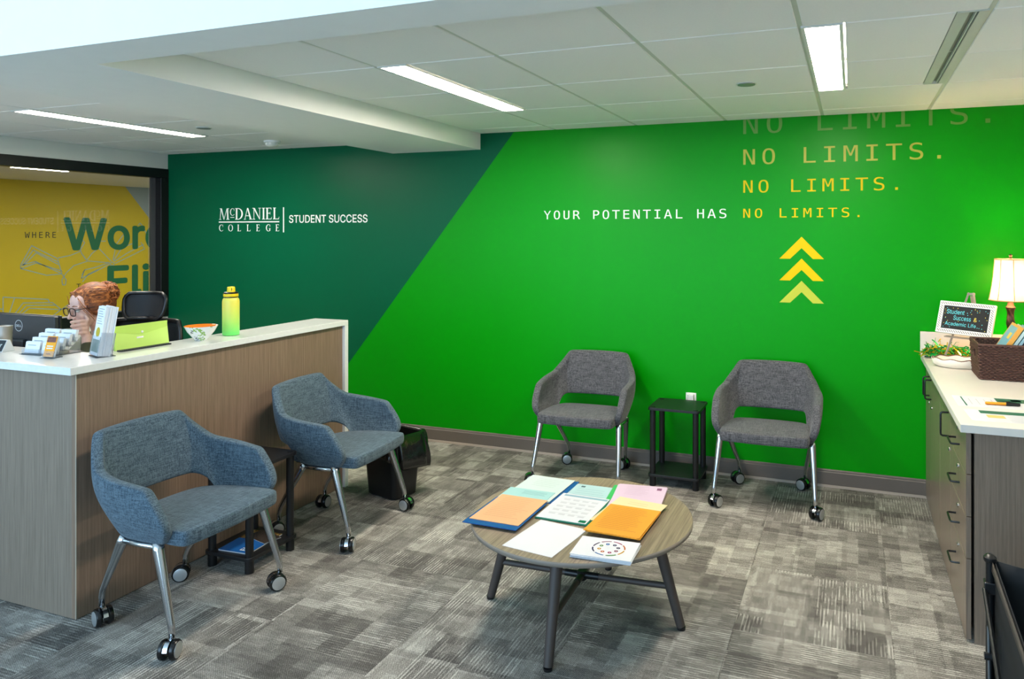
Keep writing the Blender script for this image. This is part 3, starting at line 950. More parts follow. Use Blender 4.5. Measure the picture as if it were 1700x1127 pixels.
off_line('WHERE', 'mono', 6.67, 7.087, 1.556, 0.082, OB, adv=0.092)
off_line('Words', 'sans', 7.19, 9.20, 1.388, 0.45, OG, 1.0, 22)
off_line('TAKE', 'mono', 7.379, 7.72, 0.80, 0.082, OB, adv=0.092)
off_line('Flight', 'sans', 7.846, 9.65, 0.675, 0.44, OG, 1.0, 22)
BOOKS = [[[6.62, 1.19], [6.76, 1.45], [7.11, 1.26], [7.17, 1.04], [6.96, 1.03], [6.62, 1.14], [6.62, 1.19]], [[6.64, 1.18], [6.78, 1.39], [7.12, 1.21]], [[6.65, 1.18], [6.82, 1.35], [7.13, 1.17]], [[6.62, 1.14], [6.82, 1.21], [7.17, 1.08]], [[6.65, 1.19], [6.81, 1.23], [7.17, 1.04]], [[7.17, 1.04], [7.23, 0.95], [7.22, 0.88], [7.18, 0.88], [7.17, 0.95], [7.23, 1.05], [7.34, 1.15], [7.55, 1.21], [7.88, 1.17]], [[7.12, 1.27], [7.29, 1.3], [7.42, 1.35], [7.5, 1.48], [7.46, 1.53], [7.42, 1.46], [7.45, 1.33], [7.53, 1.22]], [[7.53, 1.22], [7.61, 1.32], [7.71, 1.4], [7.91, 1.19]], [[7.69, 1.5], [7.82, 1.5]], [[7.88, 1.15], [7.94, 1.12], [7.96, 1.16], [7.92, 1.18], [7.88, 1.15]], [[7.94, 1.21], [7.99, 1.45], [8.11, 1.6], [8.2, 1.58]], [[7.95, 1.2], [8.08, 1.39], [8.29, 1.47]], [[7.96, 1.19], [8.17, 1.31], [8.45, 1.44]], [[7.98, 1.16], [8.29, 1.29], [8.47, 1.37], [8.41, 1.47]], [[7.87, 1.17], [7.66, 1.11], [7.5, 1.08], [7.46, 1.01]], [[7.88, 1.15], [7.69, 1.06], [7.45, 0.96], [7.5, 1.08]], [[7.71, 1.08], [7.55, 1.01], [7.47, 0.91]], [[8.36, 1.75], [8.39, 1.78], [8.45, 1.72], [8.5, 1.61]], [[6.4, 0.53], [6.4, 0.77], [6.98, 0.69], [7.0, 0.64]], [[6.47, 0.53], [6.54, 0.74]], [[6.55, 0.54], [6.65, 0.67], [7.04, 0.64], [7.16, 0.53]], [[6.58, 0.51], [6.69, 0.63], [7.09, 0.6]], [[6.62, 0.51], [6.73, 0.59], [7.16, 0.53], [7.04, 0.45]], [[7.16, 0.53], [7.28, 0.6]], [[6.36, 0.62], [6.39, 0.61]]]
dm = MB()
for pl in BOOKS:
    for (y0, z0), (y1, z1) in zip(pl, pl[1:]):
        d = Vector((y1 - y0, z1 - z0))
        if d.length < 1e-4:
            continue
        d.normalize()
        nx, nz_ = -d.y * 0.0065, d.x * 0.0065
        e = 0.004
        dm.add([(XO - 0.0005, y0 - d.x * e + nx, z0 - d.y * e + nz_), (XO - 0.0005, y0 - d.x * e - nx, z0 - d.y * e - nz_),
                (XO - 0.0005, y1 + d.x * e - nx, z1 + d.y * e - nz_), (XO - 0.0005, y1 + d.x * e + nx, z1 + d.y * e + nz_)], [(0, 1, 2, 3)])
dm.build('book_drawing', OL, wall_far)
# ------------------------------------------------------------------ reception desk
DX, DY = -3.057, 2.126
desk = thing('reception_desk', 'wood-laminate L-shaped reception desk body under the white countertop', 'desk', (DX, DY, 0))
MB().box(-0.025, 0, 0.0, 1.705, 0.004, 1.034).build('side_panel', DESKW, desk)
MB().box(-2.3, -0.025, 0.0, 0.025, 0.004, 1.034).build('front_panel', woodgrain('desk_laminate_daylit', (112, 98, 84), (142, 126, 110), 'z', 0.5, 7), desk)  # same laminate as the side, with cool daylight greying mixed into its colour
MB().box(-0.003, 0.0006, -0.0006, 0.003, 0.004, 1.034).build('edge_band', mat('edge_pale', (176, 164, 146), 0.5), desk)
ws = MB()
ws.box(-0.60, -0.025, 0.025, 1.705, 0.71, 0.74)
ws.box(-2.3, -0.60, 0.025, 0.70, 0.71, 0.74)
ws.build('work_surface', mat('worktop_grey', (190, 188, 182), 0.5), desk)
ip = MB()
ip.box(-0.24, -0.22, 0.24, 1.705, 0.74, 1.034)
ip.box(-2.3, -0.22, 0.22, 0.24, 0.74, 1.034)
ip.build('inner_panel', DESKW, desk)
MB().box(-0.60, -0.03, 1.66, 1.70, 0.004, 0.71).build('end_gable', DESKW, desk)

top = thing('desk_countertop', 'white quartz countertop with a waterfall end on the reception desk', 'countertop', (DX, DY, 0))
cp = MB()
cp.prism([(0.019, -0.037), (0.019, 1.74), (-0.245, 1.74), (-0.245, 0.27), (-2.35, 0.27), (-2.35, -0.037)], 1.036, 1.068)
cp.build('top_slab', QUARTZ, top, bevel=0.002)
MB().box(-0.245, 0.019, 1.708, 1.74, 0.002, 1.036).build('waterfall_leg', QUARTZ, top, bevel=0.002)


# ------------------------------------------------------------------ lounge chairs
def chair_shell(m, parent):
    S = [((.268, -.186, .413), (.313, -.246, .490), (.312, -.132, .628)),
         ((.271, -.168, .409), (.316, -.216, .496), (.315, -.112, .635)),
         ((.275, -.120, .408), (.319, -.150, .515), (.318, -.060, .641)),
         ((.276, -.030, .408), (.322, -.030, .530), (.322, .020, .650)),
         ((.271, .026, .409), (.315, .085, .545), (.314, .090, .658)),
         ((.265, .050, .413), (.304, .140, .560), (.299, .150, .668)),
         ((.259, .074, .430), (.296, .165, .570), (.290, .176, .684)),
         ((.251, .118, .484), (.286, .188, .590), (.272, .208, .712)),
         ((.241, .178, .502), (.267, .216, .612), (.247, .240, .747)),
         ((.222, .212, .505), (.247, .238, .636), (.222, .272, .792)),
         ((.204, .226, .505), (.228, .250, .644), (.204, .283, .800)),
         ((.125, .245, .505), (.140, .268, .655), (.130, .298, .802)),
         ((0, .250, .505), (0, .275, .655), (0, .305, .804))]
    full = S + [tuple((-p[0], p[1], p[2]) for p in s) for s in reversed(S[:-1])]
    n = len(full)
    rings = []
    for i, (b, md, tp) in enumerate(full):
        a = Vector(full[max(i - 1, 0)][1])
        c = Vector(full[min(i + 1, n - 1)][1])
        t = (c - a)
        t.z = 0
        t.normalize()
        inw = Vector((-t.y, t.x, 0))      # travelling from +x front round the back: inward
        if inw.dot(Vector((-md[0], -0.15 - md[1], 0))) < 0:
            inw = -inw
        th = 0.046
        B, Md, Tp = Vector(b), Vector(md), Vector(tp)
        o = [B, B.lerp(Md, 0.16), Md, Md.lerp(Tp, 0.86), Tp]
        inn = [p + inw * (th if k not in (0, 4) else th * 0.9) for k, p in enumerate(o)]
        rings.append(o + inn[::-1])
    mb = MB()
    vs = [p for r in rings for p in r]
    fs = []
    for k in range(n - 1):
        for i in range(10):
            j = (i + 1) % 10
            fs.append((k * 10 + i, k * 10 + j, (k + 1) * 10 + j, (k + 1) * 10 + i))
    for base, flip in ((0, False), ((n - 1) * 10, True)):
        for i in range(4):
            q = (base + i, base + 9 - i, base + 8 - i, base + i + 1)
            fs.append(q if not flip else q[::-1])
    mb.add(vs, fs)
    return mb.build('back_shell', m, parent, smooth=True, subsurf=3)


def chair_seat(m, parent):
    out = []
    ctrl = [(0, -.290), (.15, -.283), (.225, -.276), (.248, -.268), (.256, -.245), (.255, -.15), (.243, 0.0), (.232, .10), (.212, .165), (.12, .19), (0, .195)]
    pts = ctrl + [(-x, y) for x, y in reversed(ctrl[1:-1])]
    rings = []
    for z, s in ((.402, .90), (.405, .975), (.412, 1.0), (.458, 1.0), (.465, .985), (.469, .95), (.474, .6), (.475, .25)):
        rings.append([Vector((x * s, -0.03 + (y + 0.03) * s, z - (max(0.0, (y + 0.03) * s) * 0.11 if z > .44 else 0))) for x, y in pts])
    mb = MB()
    mb.rings(rings)
    return mb.build('seat', m, parent, smooth=True, subsurf=2)


def make_caster(parent, x, y, a):
    c = MB()
    c.lathe([(0.0075, 0.03), (0.0075, 0.078)], 12, tr(0, 0, 0))
    hood = []
    for k in range(9):
        th = math.radians(10 + 150 * k / 8)
        yy, zz = 0.014 + 0.036 * math.cos(th), 0.034 + 0.036 * math.sin(th)
        hood.append([(-0.008, yy, zz), (0.008, yy, zz), (0.008, 0.014 + 0.026 * math.cos(th), 0.034 + 0.026 * math.sin(th)), (-0.008, 0.014 + 0.026 * math.cos(th), 0.034 + 0.026 * math.sin(th))])
    c.rings([[Vector(p) for p in r] for r in hood])
    o = c.build('caster', CHROME, parent, autos=True)
    o.location = (x, y, 0)
    o.rotation_euler = (0, 0, a)
    o.scale = (1.1, 1.1, 1.1)
    M0 = rot('Y', 90)
    for s in (-1, 1):
        w = MB()
        w.lathe([(0.012, -0.010), (0.029, -0.010), (0.034, -0.005), (0.034, 0.004), (0.031, 0.009), (0.026, 0.010)], 28, tr(s * 0.019, 0.014, 0.034) @ (M0 if s > 0 else rot('Y', -90)))
        w.build('wheel', RUBBER, o, autos=True)
        h = MB()
        h.lathe([(0.0265, 0.0085), (0.0265, 0.0112), (0.024, 0.012), (0.004, 0.0125)], 28, tr(s * 0.019, 0.014, 0.034) @ (M0 if s > 0 else rot('Y', -90)))
        h.build('hub_cap', HUBM, o, autos=True)
    return o


def make_chair(fab, loc, rz, label, casters, group):
    t = thing('lounge_chair', label, 'chair', (loc[0], loc[1], 0), rz, group)
    chair_shell(fab, t)
    chair_seat(fab, t)
    MB().box(-0.19, 0.19, -0.2, 0.14, 0.390, 0.405).build('seat_pan', BLACKP, t, bevel=0.004)
    for s in (1, -1):
        f = MB()
        f.tube([(s * .264, -.148, .416), (s * .267, -.154, .388), (s * .286, -.240, .125), (s * .287, -.246, .098), (s * .287, -.246, .075)], [.022, .0215, .0135, .0125, .011], 14)
        f.build('leg', CHROME, t, smooth=True)
        b = MB()
        b.tube([(s * .262, .030, .414), (s * .259, .050, .392), (s * .210, .222, .150), (s * .205, .235, .115), (s * .205, .235, .075)], [.020, .0205, .0125, .012, .011], 14)
        b.build('leg', CHROME, t, smooth=True)
        r = MB()
        r.tube([(s * .264, -.150, .401), (s * .268, -.05, .399), (s * .261, .045, .401)], [.016, .013, .016], 10, flat=0.8)
        r.build('side_rail', CHROME, t, smooth=True)
        MB().box(-.01 + s * .12, .01 + s * .12, -.05, .05, .384, .41).build('pan_bracket', BLACKM, t)
    (a, b, c, d) = casters
    for (x, y), ang in zip(((.287, -.246), (-.287, -.246), (.205, .235), (-.205, .235)), (a, b, c, d)):
        make_caster(t, x, y, math.radians(ang))
    return t


R = math.radians
make_chair(FAB_DAYLIT, (-2.70, 2.355), R(91), 'daylight-tinted grey upholstered chair on casters nearest the viewer, by the desk', (60, 110, 40, 160), 'upholstered waiting chairs')
make_chair(FAB_DAYLIT, (-2.69, 3.345), R(95), 'daylight-tinted grey upholstered chair between the small black table and the trash can', (170, 110, 90, 60), 'upholstered waiting chairs')
make_chair(FAB_GREY, (-1.66, 4.56), R(2), 'grey upholstered chair against the green wall behind the round table', (70, 120, 60, 110), 'upholstered waiting chairs')
make_chair(FAB_GREY, (-0.483, 4.57), R(0), 'grey upholstered chair against the green wall under the yellow chevrons', (-25, -28, 60, 130), 'upholstered waiting chairs')


# ------------------------------------------------------------------ small black side tables
def side_table(cx, cy, w, d, label):
    t = thing('side_table', label, 'table', (cx, cy, 0), 0, 'small black side tables')

    def board(z0, z1, name):
        r = 0.02
        pts = []
        for sx, sy, a0 in ((1, 1, 0), (-1, 1, 90), (-1, -1, 180), (1, -1, 270)):
            for k in range(5):
                a = R(a0 + 22.5 * k)
                pts.append((sx * (w / 2 - r) + r * math.cos(a), sy * (d / 2 - r) + r * math.sin(a)))
        MB().prism(pts, z0, z1).build(name, BLACKL, t, bevel=0.002)
    board(0.488, 0.505, 'top')
    board(0.062, 0.079, 'lower_shelf')
    for sx in (-1, 1):
        for sy in (-1, 1):
            x, y = sx * (w / 2 - 0.028), sy * (d / 2 - 0.028)
            MB().lathe([(0.019, 0.079), (0.019, 0.488)], 20, tr(x, y, 0)).build('post', BLACKP, t, autos=True)
            MB().lathe([(0.021, 0.0), (0.021, 0.062)], 20, tr(x, y, 0)).build('foot', BLACKP, t, autos=True)
            MB().lathe([(0.016, 0.505), (0.016, 0.5075), (0.012, 0.509)], 20, tr(x, y, 0)).build('cap', BLACKP, t, autos=True)
    return t


side_table(-1.068, 4.69, 0.335, 0.30, 'small black two-tier side table between the grey chairs')
side_table(-2.825, 2.85, 0.29, 0.325, 'small black two-tier side table between the daylight-tinted grey chairs')

# magazines on the lower shelf
MAGB = NT('magazine_cover_city')
v = MAGB.coord('Object', (1, 1, 1))
spx = MAGB.new('ShaderNodeSeparateXYZ')
MAGB.link(v, spx.inputs[0])
nn = MAGB.noise(v, 45, 4, 0.7)
low = MAGB.ramp(nn, [(0.4, lin((46, 38, 28))), (0.55, lin((150, 112, 54))), (0.68, lin((226, 200, 130)))])
MAGB.base(MAGB.mix(MAGB.math('GREATER_THAN', spx.outputs[1], 0.02), lin((28, 96, 168)), low), 0.25)
t = thing('magazine', 'blue city magazine on the lower shelf of the side table', 'magazine', (-2.822, 2.84, 0.079), R(4), 'magazines on the side table shelf')
MB().box(-0.088, 0.088, -0.12, 0.12, 0.0, 0.005).build('pages', PAPER, t)
cvr = MB().box(-0.089, 0.089, -0.121, 0.121, 0.005, 0.006).build('cover', MAGB.m, t)
text_obj('title', lettering('FLI', 'sans', 0.03, None, 1, 12), (0.05, -0.105, 0.0064), (0, 1, 0), (-1, 0, 0), WHITE_V, t)
t = thing('magazine', 'small dark photo booklet lying on the blue magazine', 'magazine', (-2.80, 2.90, 0.079), R(-14), 'magazines on the side table shelf')
MB().box(-0.08, 0.08, -0.045, 0.045, 0.0062, 0.009).build('pages', PAPER, t)
MB().box(-0.081, 0.081, -0.046, 0.046, 0.009, 0.010).build('cover', mat('magazine_dark', (64, 54, 50), 0.25, var=0.5, vs=40), t)

# ------------------------------------------------------------------ trash can with liner
TC = (-2.70, 3.86)
t = thing('trash_can', 'black plastic wastebasket with a black bag over its rim', 'trash can', (TC[0], TC[1], 0), R(-14))


def rrect(w, d, r, n=5, z=0.0):
    pts = []
    for sx, sy, a0 in ((1, 1, 0), (-1, 1, 90), (-1, -1, 180), (1, -1, 270)):
        for k in range(n):
            a = R(a0 + 90 * k / (n - 1))
            pts.append(Vector((sx * (w / 2 - r) + r * math.cos(a), sy * (d / 2 - r) + r * math.sin(a), z)))
    return pts


mb = MB()
mb.rings([rrect(.24, .17, .035, z=.0), rrect(.26, .19, .035, z=.01), rrect(.295, .225, .04, z=.27), rrect(.305, .235, .04, z=.275), rrect(.31, .24, .04, z=.385), rrect(.296, .226, .04, z=.385), rrect(.25, .18, .03, z=.03)], True, True)
mb.build('body', BLACKP, t, autos=True)
bag = MB()
rows = []
for k, (s, z) in enumerate(((.93, .34), (1.0, .392), (1.05, .40), (1.10, .37), (1.16, .32), (1.20, .26), (1.22, .21), (1.16, .175))):
    base = rrect(.31, .24, .05, n=16, z=z)
    ring = []
    for i, p in enumerate(base):
        a = math.atan2(p.y, p.x)
        side = max(0.0, math.cos(a - R(20)))
        cr = 0.5 * math.sin(a * 17 + k * 0.4) + 0.5 * math.sin(a * 29 - k * 0.8) + 0.6 * (mnoise.noise(Vector((p.x * 9, p.y * 9, z * 11))))
        amt = min(1, k / 3.0)
        q = Vector((p.x * (s + 0.10 * side * amt) + 0.019 * cr * math.cos(a) * amt, p.y * (s + 0.06 * side * amt) + 0.019 * cr * math.sin(a) * amt, z))
        if k > 3:
            q.z += (1 - side) * 0.05 * (k - 3) * 0.55 + 0.012 * math.sin(a * 6)
        ring.append(q)
    rows.append(ring)
bag.rings(rows, False, False)
bg_ = bag.build('bag_liner', mat('black_bag_film', (16, 16, 15), 0.14, spec=0.8, bump=0.9, bs=38), t, smooth=True, subsurf=1)
sd = bg_.modifiers.new('solid', 'SOLIDIFY')
sd.thickness = 0.001

# ------------------------------------------------------------------ round coffee table
CT = (-1.085, 2.925)
TZ = 0.425
t = thing('coffee_table', 'round wood-topped coffee table with four splayed dark legs', 'table', (CT[0], CT[1], 0))
mb = MB()
mb.lathe([(0.455, TZ - 0.022), (0.470, TZ - 0.018), (0.4715, TZ - 0.004), (0.468, TZ)], 72)
ct = mb.build('table_top', [TABLEW, EDGEB], t)
for p in ct.data.polygons:
    p.material_index = 0 if p.normal.z > 0.7 else 1
    p.use_smooth = p.normal.z < 0.3 and p.normal.z > -0.6
for k in range(4):
    a = R(k * 90 + 3)
    c, s = math.cos(a), math.sin(a)
    MB().tube([(0.315 * c, 0.315 * s, TZ - 0.022), (0.425 * c, 0.425 * s, 0.012)], [0.025, 0.0185], 16).build('leg', TABLEL, t, smooth=False, autos=True)
    MB().lathe([(0.017, 0.0), (0.018, 0.012)], 14, tr(0.4275 * c, 0.4275 * s, 0)).build('glide', BLACKP, t, autos=True)
    MB().box(0.25, 0.36, -0.03, 0.03, TZ - 0.026, TZ - 0.022, rot('Z', k * 90 + 3)).build('mount_plate', BLACKM, t)
    MB().tube([(0.012 * c, 0.012 * s, 0.165), (0.382 * c, 0.382 * s, 0.170)], 0.0125, 12).build('stretcher', TABLEL, t, autos=True)
    MB().tube([(0.016 * c, 0.016 * s, 0.165), (0.075 * c, 0.075 * s, 0.166)], 0.0145, 12).build('sleeve', BLACKM, t, autos=True)
MB().lathe([(0.02, 0.146), (0.022, 0.15), (0.022, 0.18), (0.018, 0.184)], 16).build('hub', BLACKM, t, autos=True)


# ---- papers on the table
def sheet(name, label, cx, cy, w, d, z, rz, th, m, prints=(), group=None, cat='paper', pages=1):
    t = thing(name, label, cat, (cx, cy, z), R(rz), group)
    if pages == 1:
        MB().box(-w / 2, w / 2, -d / 2, d / 2, 0, th).build('sheet', m, t)
    else:
        step = th / pages
        for k in range(pages):
            j = 0.005 if k < pages - 1 else 0
            dx, dy, da = random.uniform(-j, j), random.uniform(-j, j), random.uniform(-1.6, 1.6) * (k < pages - 1)
            MB().box(-w / 2, w / 2, -d / 2, d / 2, k * step, k * step + step * 0.92, tr(dx, dy, 0) @ rot('Z', da)).build('sheet', m, t)
    for (x0, x1, y0, y1, pmat) in prints:
        pr = MB()
        pr.add([(x0, y0, th + 0.0004), (x1, y0, th + 0.0004), (x1, y1, th + 0.0004), (x0, y1, th + 0.0004)], [(0, 1, 2, 3)])
        pr.build('print', pmat, t)
    return t


def lines(x0, x1, y0, y1, n, m, h=0.0028, ragged=0.25, seed=1):
    rnd = random.Random(seed)
    out = []
    for k in range(n):
        y = y1 - (y1 - y0) * k / max(n - 1, 1)
        out.append((x0, x1 - rnd.random() * ragged * (x1 - x0), y - h / 2, y + h / 2, m))
    return out


BLUEF = mat('blue_folder_gloss', (20, 74, 140), 0.3)
GRNF = mat('green_folder_gloss', (10, 96, 74), 0.3)
GRN2 = mat('light_green_folder', (60, 168, 90), 0.35)
W_, D_ = 0.226, 0.298
sheet('folder', 'glossy blue folder at the back of the round table under pale sheets', -1.355, 3.135, .243, .305, TZ, 0, .003, BLUEF, cat='folder', group='folders on the round table')
sheet('paper', 'pale mint sheet with a cream edge on the far blue folder', -1.372, 3.140, W_, D_, TZ + .0035, -2, .004, pm((222, 240, 234)), lines(-.06, .08, .02, .11, 5, im((190, 210, 208)), seed=3), pages=2, group='loose sheets on the round table')
sheet('paper', 'aqua sheet above the peach sheet on the round table', -1.392, 2.945, W_, D_, TZ + .008, 0, .0015, pm((176, 226, 224)), lines(-.03, .09, .09, .125, 4, im((120, 176, 178)), seed=4), group='loose sheets on the round table')
sheet('folder', 'glossy blue folder under the peach sheet', -1.384, 2.797, .245, .308, TZ + .010, -0.5, .003, BLUEF, cat='folder', group='folders on the round table')
sheet('paper', 'peach orange printed sheet on the near blue folder', -1.382, 2.830, W_, D_, TZ + .0135, -.5, .002, pm((252, 192, 138)), lines(-.08, .085, -.09, .115, 12, im((226, 164, 112)), seed=5), group='loose sheets on the round table')
sheet('paper', 'pale aqua letterhead sheet at the back middle of the table', -1.126, 3.118, W_, D_, TZ, 1, .0015, pm((190, 226, 228)), [(-.075, -.055, .11, .128, im((60, 100, 104)))] + lines(-.08, .08, .01, .09, 4, im((160, 196, 200)), seed=6), group='loose sheets on the round table')
sheet('folder', 'dark green folder under the calendar sheet', -1.128, 2.958, .246, .308, TZ + .002, -1, .003, GRNF, cat='folder', group='folders on the round table')
cal = [(-.098, .108, .118, .138, im((150, 190, 208)))]
for i in range(5):
    cal += [(-.085 + .0 * i, .085, .09 - i * .042 - .001, .09 - i * .042 + .001, im((200, 204, 210)))]
    for j in range(4):
        cal += [(-.08 + j * .044, -.05 + j * .044, .07 - i * .042, .086 - i * .042, im((222, 224, 230)))]
cal += [(.075, .106, -.143, -.118, GRNF)]
sheet('paper', 'white calendar sheet with a light blue header in the middle', -1.136, 2.962, W_, D_, TZ + .0055, -1.5, .0015, pm((240, 242, 246)), cal, group='loose sheets on the round table')
sheet('folder', 'light green folder under the pink stack', -.930, 3.175, .235, .29, TZ, 6, .003, GRN2, cat='folder', group='folders on the round table')
sheet('paper_stack', 'pale pink stack of printed sheets at the back right', -.905, 3.172, W_, D_, TZ + .0035, 7, .009, pm((236, 208, 230)), [(.07, .092, .095, .125, im((150, 90, 130)))] + lines(-.07, .04, .02, .125, 7, im((214, 186, 208)), seed=8), cat='paper stack', pages=5, group='paper stacks on the round table')
sheet('paper_stack', 'cream sheets fanned under the orange stack', -.885, 2.972, W_, D_, TZ + .0135, -7, .003, pm((253, 232, 178)), lines(-.05, .05, .09, .11, 2, im((226, 200, 150)), seed=9), cat='paper stack', pages=2, group='paper stacks on the round table')
sheet('paper_stack', 'bright orange stack of printed sheets at the front right', -.880, 2.868, W_, D_, TZ + .0170, -2, .006, pm((255, 172, 40)), lines(-.09, .085, -.1, .12, 14, im((226, 142, 20)), h=.004, seed=10), cat='paper stack', pages=4, group='paper stacks on the round table')
sheet('paper', 'blank white sheet at the front of the round table', -1.134, 2.647, .222, .285, TZ, -8, .0012, PAPER, group='loose sheets on the round table')
cs = sheet('paper_stack', 'thick white card stack printed with a coloured ring diagram', -.872, 2.606, .232, .165, TZ + .001, 3, .014, PAPER, cat='paper stack', pages=5, group='paper stacks on the round table')
RCOL = [(220, 110, 30), (190, 40, 110), (150, 30, 80), (60, 30, 80), (30, 30, 90), (60, 130, 200), (90, 160, 50), (230, 170, 20)]
for k in range(8):
    a0, a1 = 45 * k + 4, 45 * k + 41
    po = ell(0, 0, .0635, .0635, a0, a1, 8) + ell(0, 0, .0580, .0580, a1, a0, 8)
    text_obj('ring_segment', [[po]], (0.012, 0, .0146), (1, 0, 0), (0, 1, 0), im(RCOL[k]), cs)
    px, py = .036 * math.cos(R(45 * k + 20)), .036 * math.sin(R(45 * k + 20))
    text_obj('ring_icon', [[ell(0, 0, .0075, .0075, 0, 360, 14)[:-1], ell(0, 0, .0028, .0028, 0, 360, 14)[:-1]]], (0.012 + px, py, .0146), (1, 0, 0), (0, 1, 0), im(RCOL[(k + 3) % 8]), cs)

# ------------------------------------------------------------------ wall outlet
t = thing('wall_outlet', 'white power outlet on the green wall behind the side table', 'outlet', (-1.035, BW, 0.475))
MB().box(-.036, .036, -.005, 0, -.058, .058).build('cover_plate', WHITE_V, t, bevel=.002)
for z in (-.02, .02):
    MB().box(-.017, .017, -.0075, -.004, z - .014, z + .014).build('receptacle', PAPER, t, bevel=.002)
    for x in (-.006, .006):
        MB().box(x - .001, x + .001, -.0082, -.007, z - .005, z + .005).build('slot', BLACKP, t)
MB().box(-.022, .022, -.03, -.0076, -.004, .05).build('plug_adapter', mat('adapter_white', (214, 212, 206), .4), t, bevel=.004)
# ------------------------------------------------------------------ base cabinets on the right
CX0 = 0.424
HANDLE = mat('black_pull', (16, 16, 17), 0.35)
LOCKM = mat('lock_chrome', (214, 210, 204), 0.2, metal=1.0)


def pull(parent, y0, y1, z0, z1, r=0.0045):
    """bow handle standing off the front face (x axis points into the cabinet)"""
    st = -0.034
    a, b = Vector((0, y0, z0)), Vector((0, y1, z1))
    d = (b - a).normalized()
    o = Vector((st, 0, 0))
    pts = [a + Vector((0.002, 0, 0)), a + o * 0.75, a + o * 0.95 + d * 0.004, a + o + d * 0.012, b + o - d * 0.012, b + o * 0.95 - d * 0.004, b + o * 0.75, b + Vector((0.002, 0, 0))]
    return MB().tube(pts, r, 8).build('handle', HANDLE, parent, autos=True)


def lock(parent, y, z):
    return MB().lathe([(0.010, 0.0), (0.010, 0.004), (0.007, 0.006)], 14, tr(0.0, y, z) @ rot('Y', -90)).build('lock', LOCKM, parent, autos=True)


def cabinet(name, label, y0, y1, near_gap=False):
    t = thing(name, label, 'cabinet', (CX0, y0, 0), 0, 'laminate base cabinets')
    d = y1 - y0
    w = RW - CX0 - 0.002
    c = MB()
    c.box(0.030, w, 0, 0.018, 0.0, 0.850)
    c.box(0.030, w, d - 0.018, d, 0.0, 0.850)
    c.box(0.030, w, 0.018, d - 0.018, 0.02, 0.038)
    c.box(w - 0.012, w, 0.018, d - 0.018, 0.038, 0.850)
    c.box(0.030, 0.048, 0.018, d - 0.018, 0.82, 0.850)
    c.build('carcass', CABW, t)
    return t


def front(t, name, y0, y1, z0, z1):
    f = MB().box(0.0, 0.019, y0 + 0.0015, y1 - 0.0015, z0 + 0.0015, z1 - 0.0015).build(name, CABW, t, bevel=0.001, seg=1)
    return f


t = cabinet('drawer_cabinet', 'four-drawer laminate base cabinet at the near end of the counter', 3.248, 3.732)
for z0, z1, hz, lz in ((.668, .846, .738, .80), (.500, .668, .578, .636), (.333, .500, .408, .468), (.012, .333, .238, .300)):
    f = front(t, 'drawer', 0.0, 0.484, z0, z1)
    pull(f, 0.30, 0.185, hz, hz)
    lock(f, 0.225, lz)
t = cabinet('door_cabinet', 'single-door laminate base cabinet beside the drawer cabinet', 3.736, 4.168)
f = front(t, 'door', 0.0, 0.432, .012, .846)
pull(f, 0.07, 0.07, .675, .785)
lock(f, 0.028, .625)
t = cabinet('door_cabinet', 'double-door laminate base cabinet against the green wall', 4.172, 4.932)
f = front(t, 'door', 0.0, 0.474, .012, .846)
pull(f, 0.43, 0.43, .675, .785)
lock(f, 0.405, .632)
f = front(t, 'door', 0.474, 0.76, .012, .846)
pull(f, 0.535, 0.535, .675, .785)
lock(f, 0.545, .632)

ZT = 0.883
t = thing('cabinet_countertop', 'pale solid counter with backsplash on the base cabinets', 'countertop', (0.395, 3.175, 0))
MB().box(0, RW - 0.396, 0, 1.764, 0.851, ZT).build('top_slab', CTOP, t, bevel=0.002)
bs_ = MB().box(0.392, RW - 0.001, 4.920, 4.939, ZT, 1.022).build('counter_backsplash', CTOP, bevel=0.002)
tag(bs_, 'low cream backsplash strip at the wall end of the counter', 'backsplash')

# ---- table lamp
t = thing('table_lamp', 'lit table lamp with a cream panelled shade and twisted dark stem', 'lamp', (0.838, 4.70, ZT))
BRONZE = mat('dark_bronze', (58, 42, 34), 0.4, metal=0.5, var=0.3, vs=40)
MB().lathe([(0.075, 0), (0.078, 0.008), (0.06, 0.022), (0.03, 0.035), (0.02, 0.05)], 28).build('base', BRONZE, t, autos=True)
rg = []
for k in range(40):
    z = 0.05 + 0.27 * k / 39
    R0 = 0.017 + 0.003 * math.sin(k * 0.5)
    rg.append([Vector(((R0 * (1 + 0.28 * math.cos(4 * (2 * PI * i / 20) + k * 0.55))) * math.cos(2 * PI * i / 20), (R0 * (1 + 0.28 * math.cos(4 * (2 * PI * i / 20) + k * 0.55))) * math.sin(2 * PI * i / 20), z)) for i in range(20)])
MB().rings(rg).build('stem', BRONZE, t, smooth=True)
MB().lathe([(0.024, 0.315), (0.026, 0.325), (0.018, 0.335), (0.013, 0.36), (0.013, 0.42)], 20).build('socket', BRONZE, t, autos=True)
g = NT('lamp_shade_cloth')
tl = g.new('ShaderNodeBsdfTranslucent')
tl.inputs[0].default_value = lin((246, 206, 168))
df = g.new('ShaderNodeBsdfDiffuse')
df.inputs[0].default_value = lin((244, 228, 206))
mx = g.new('ShaderNodeMixShader')
mx.inputs[0].default_value = 0.80
g.link(tl.outputs[0], mx.inputs[1])
g.link(df.outputs[0], mx.inputs[2])
g.link(mx.outputs[0], g.n['Material Output'].inputs[0])
SHADE = g.m
TRIMC = mat('shade_trim', (196, 150, 108), 0.8)
NP = 8
prof = [(0.108, 0.365), (0.106, 0.375), (0.099, 0.41), (0.092, 0.45), (0.086, 0.50), (0.082, 0.55), (0.079, 0.596)]


def shade_pt(r, z, a):
    # slightly scalloped panels between ribs
    k = (a * NP / (2 * PI)) % 1.0
    rr = r * (0.955 + 0.045 * abs(2 * k - 1) ** 1.5)
    return Vector((rr * math.cos(a), rr * math.sin(a), z))


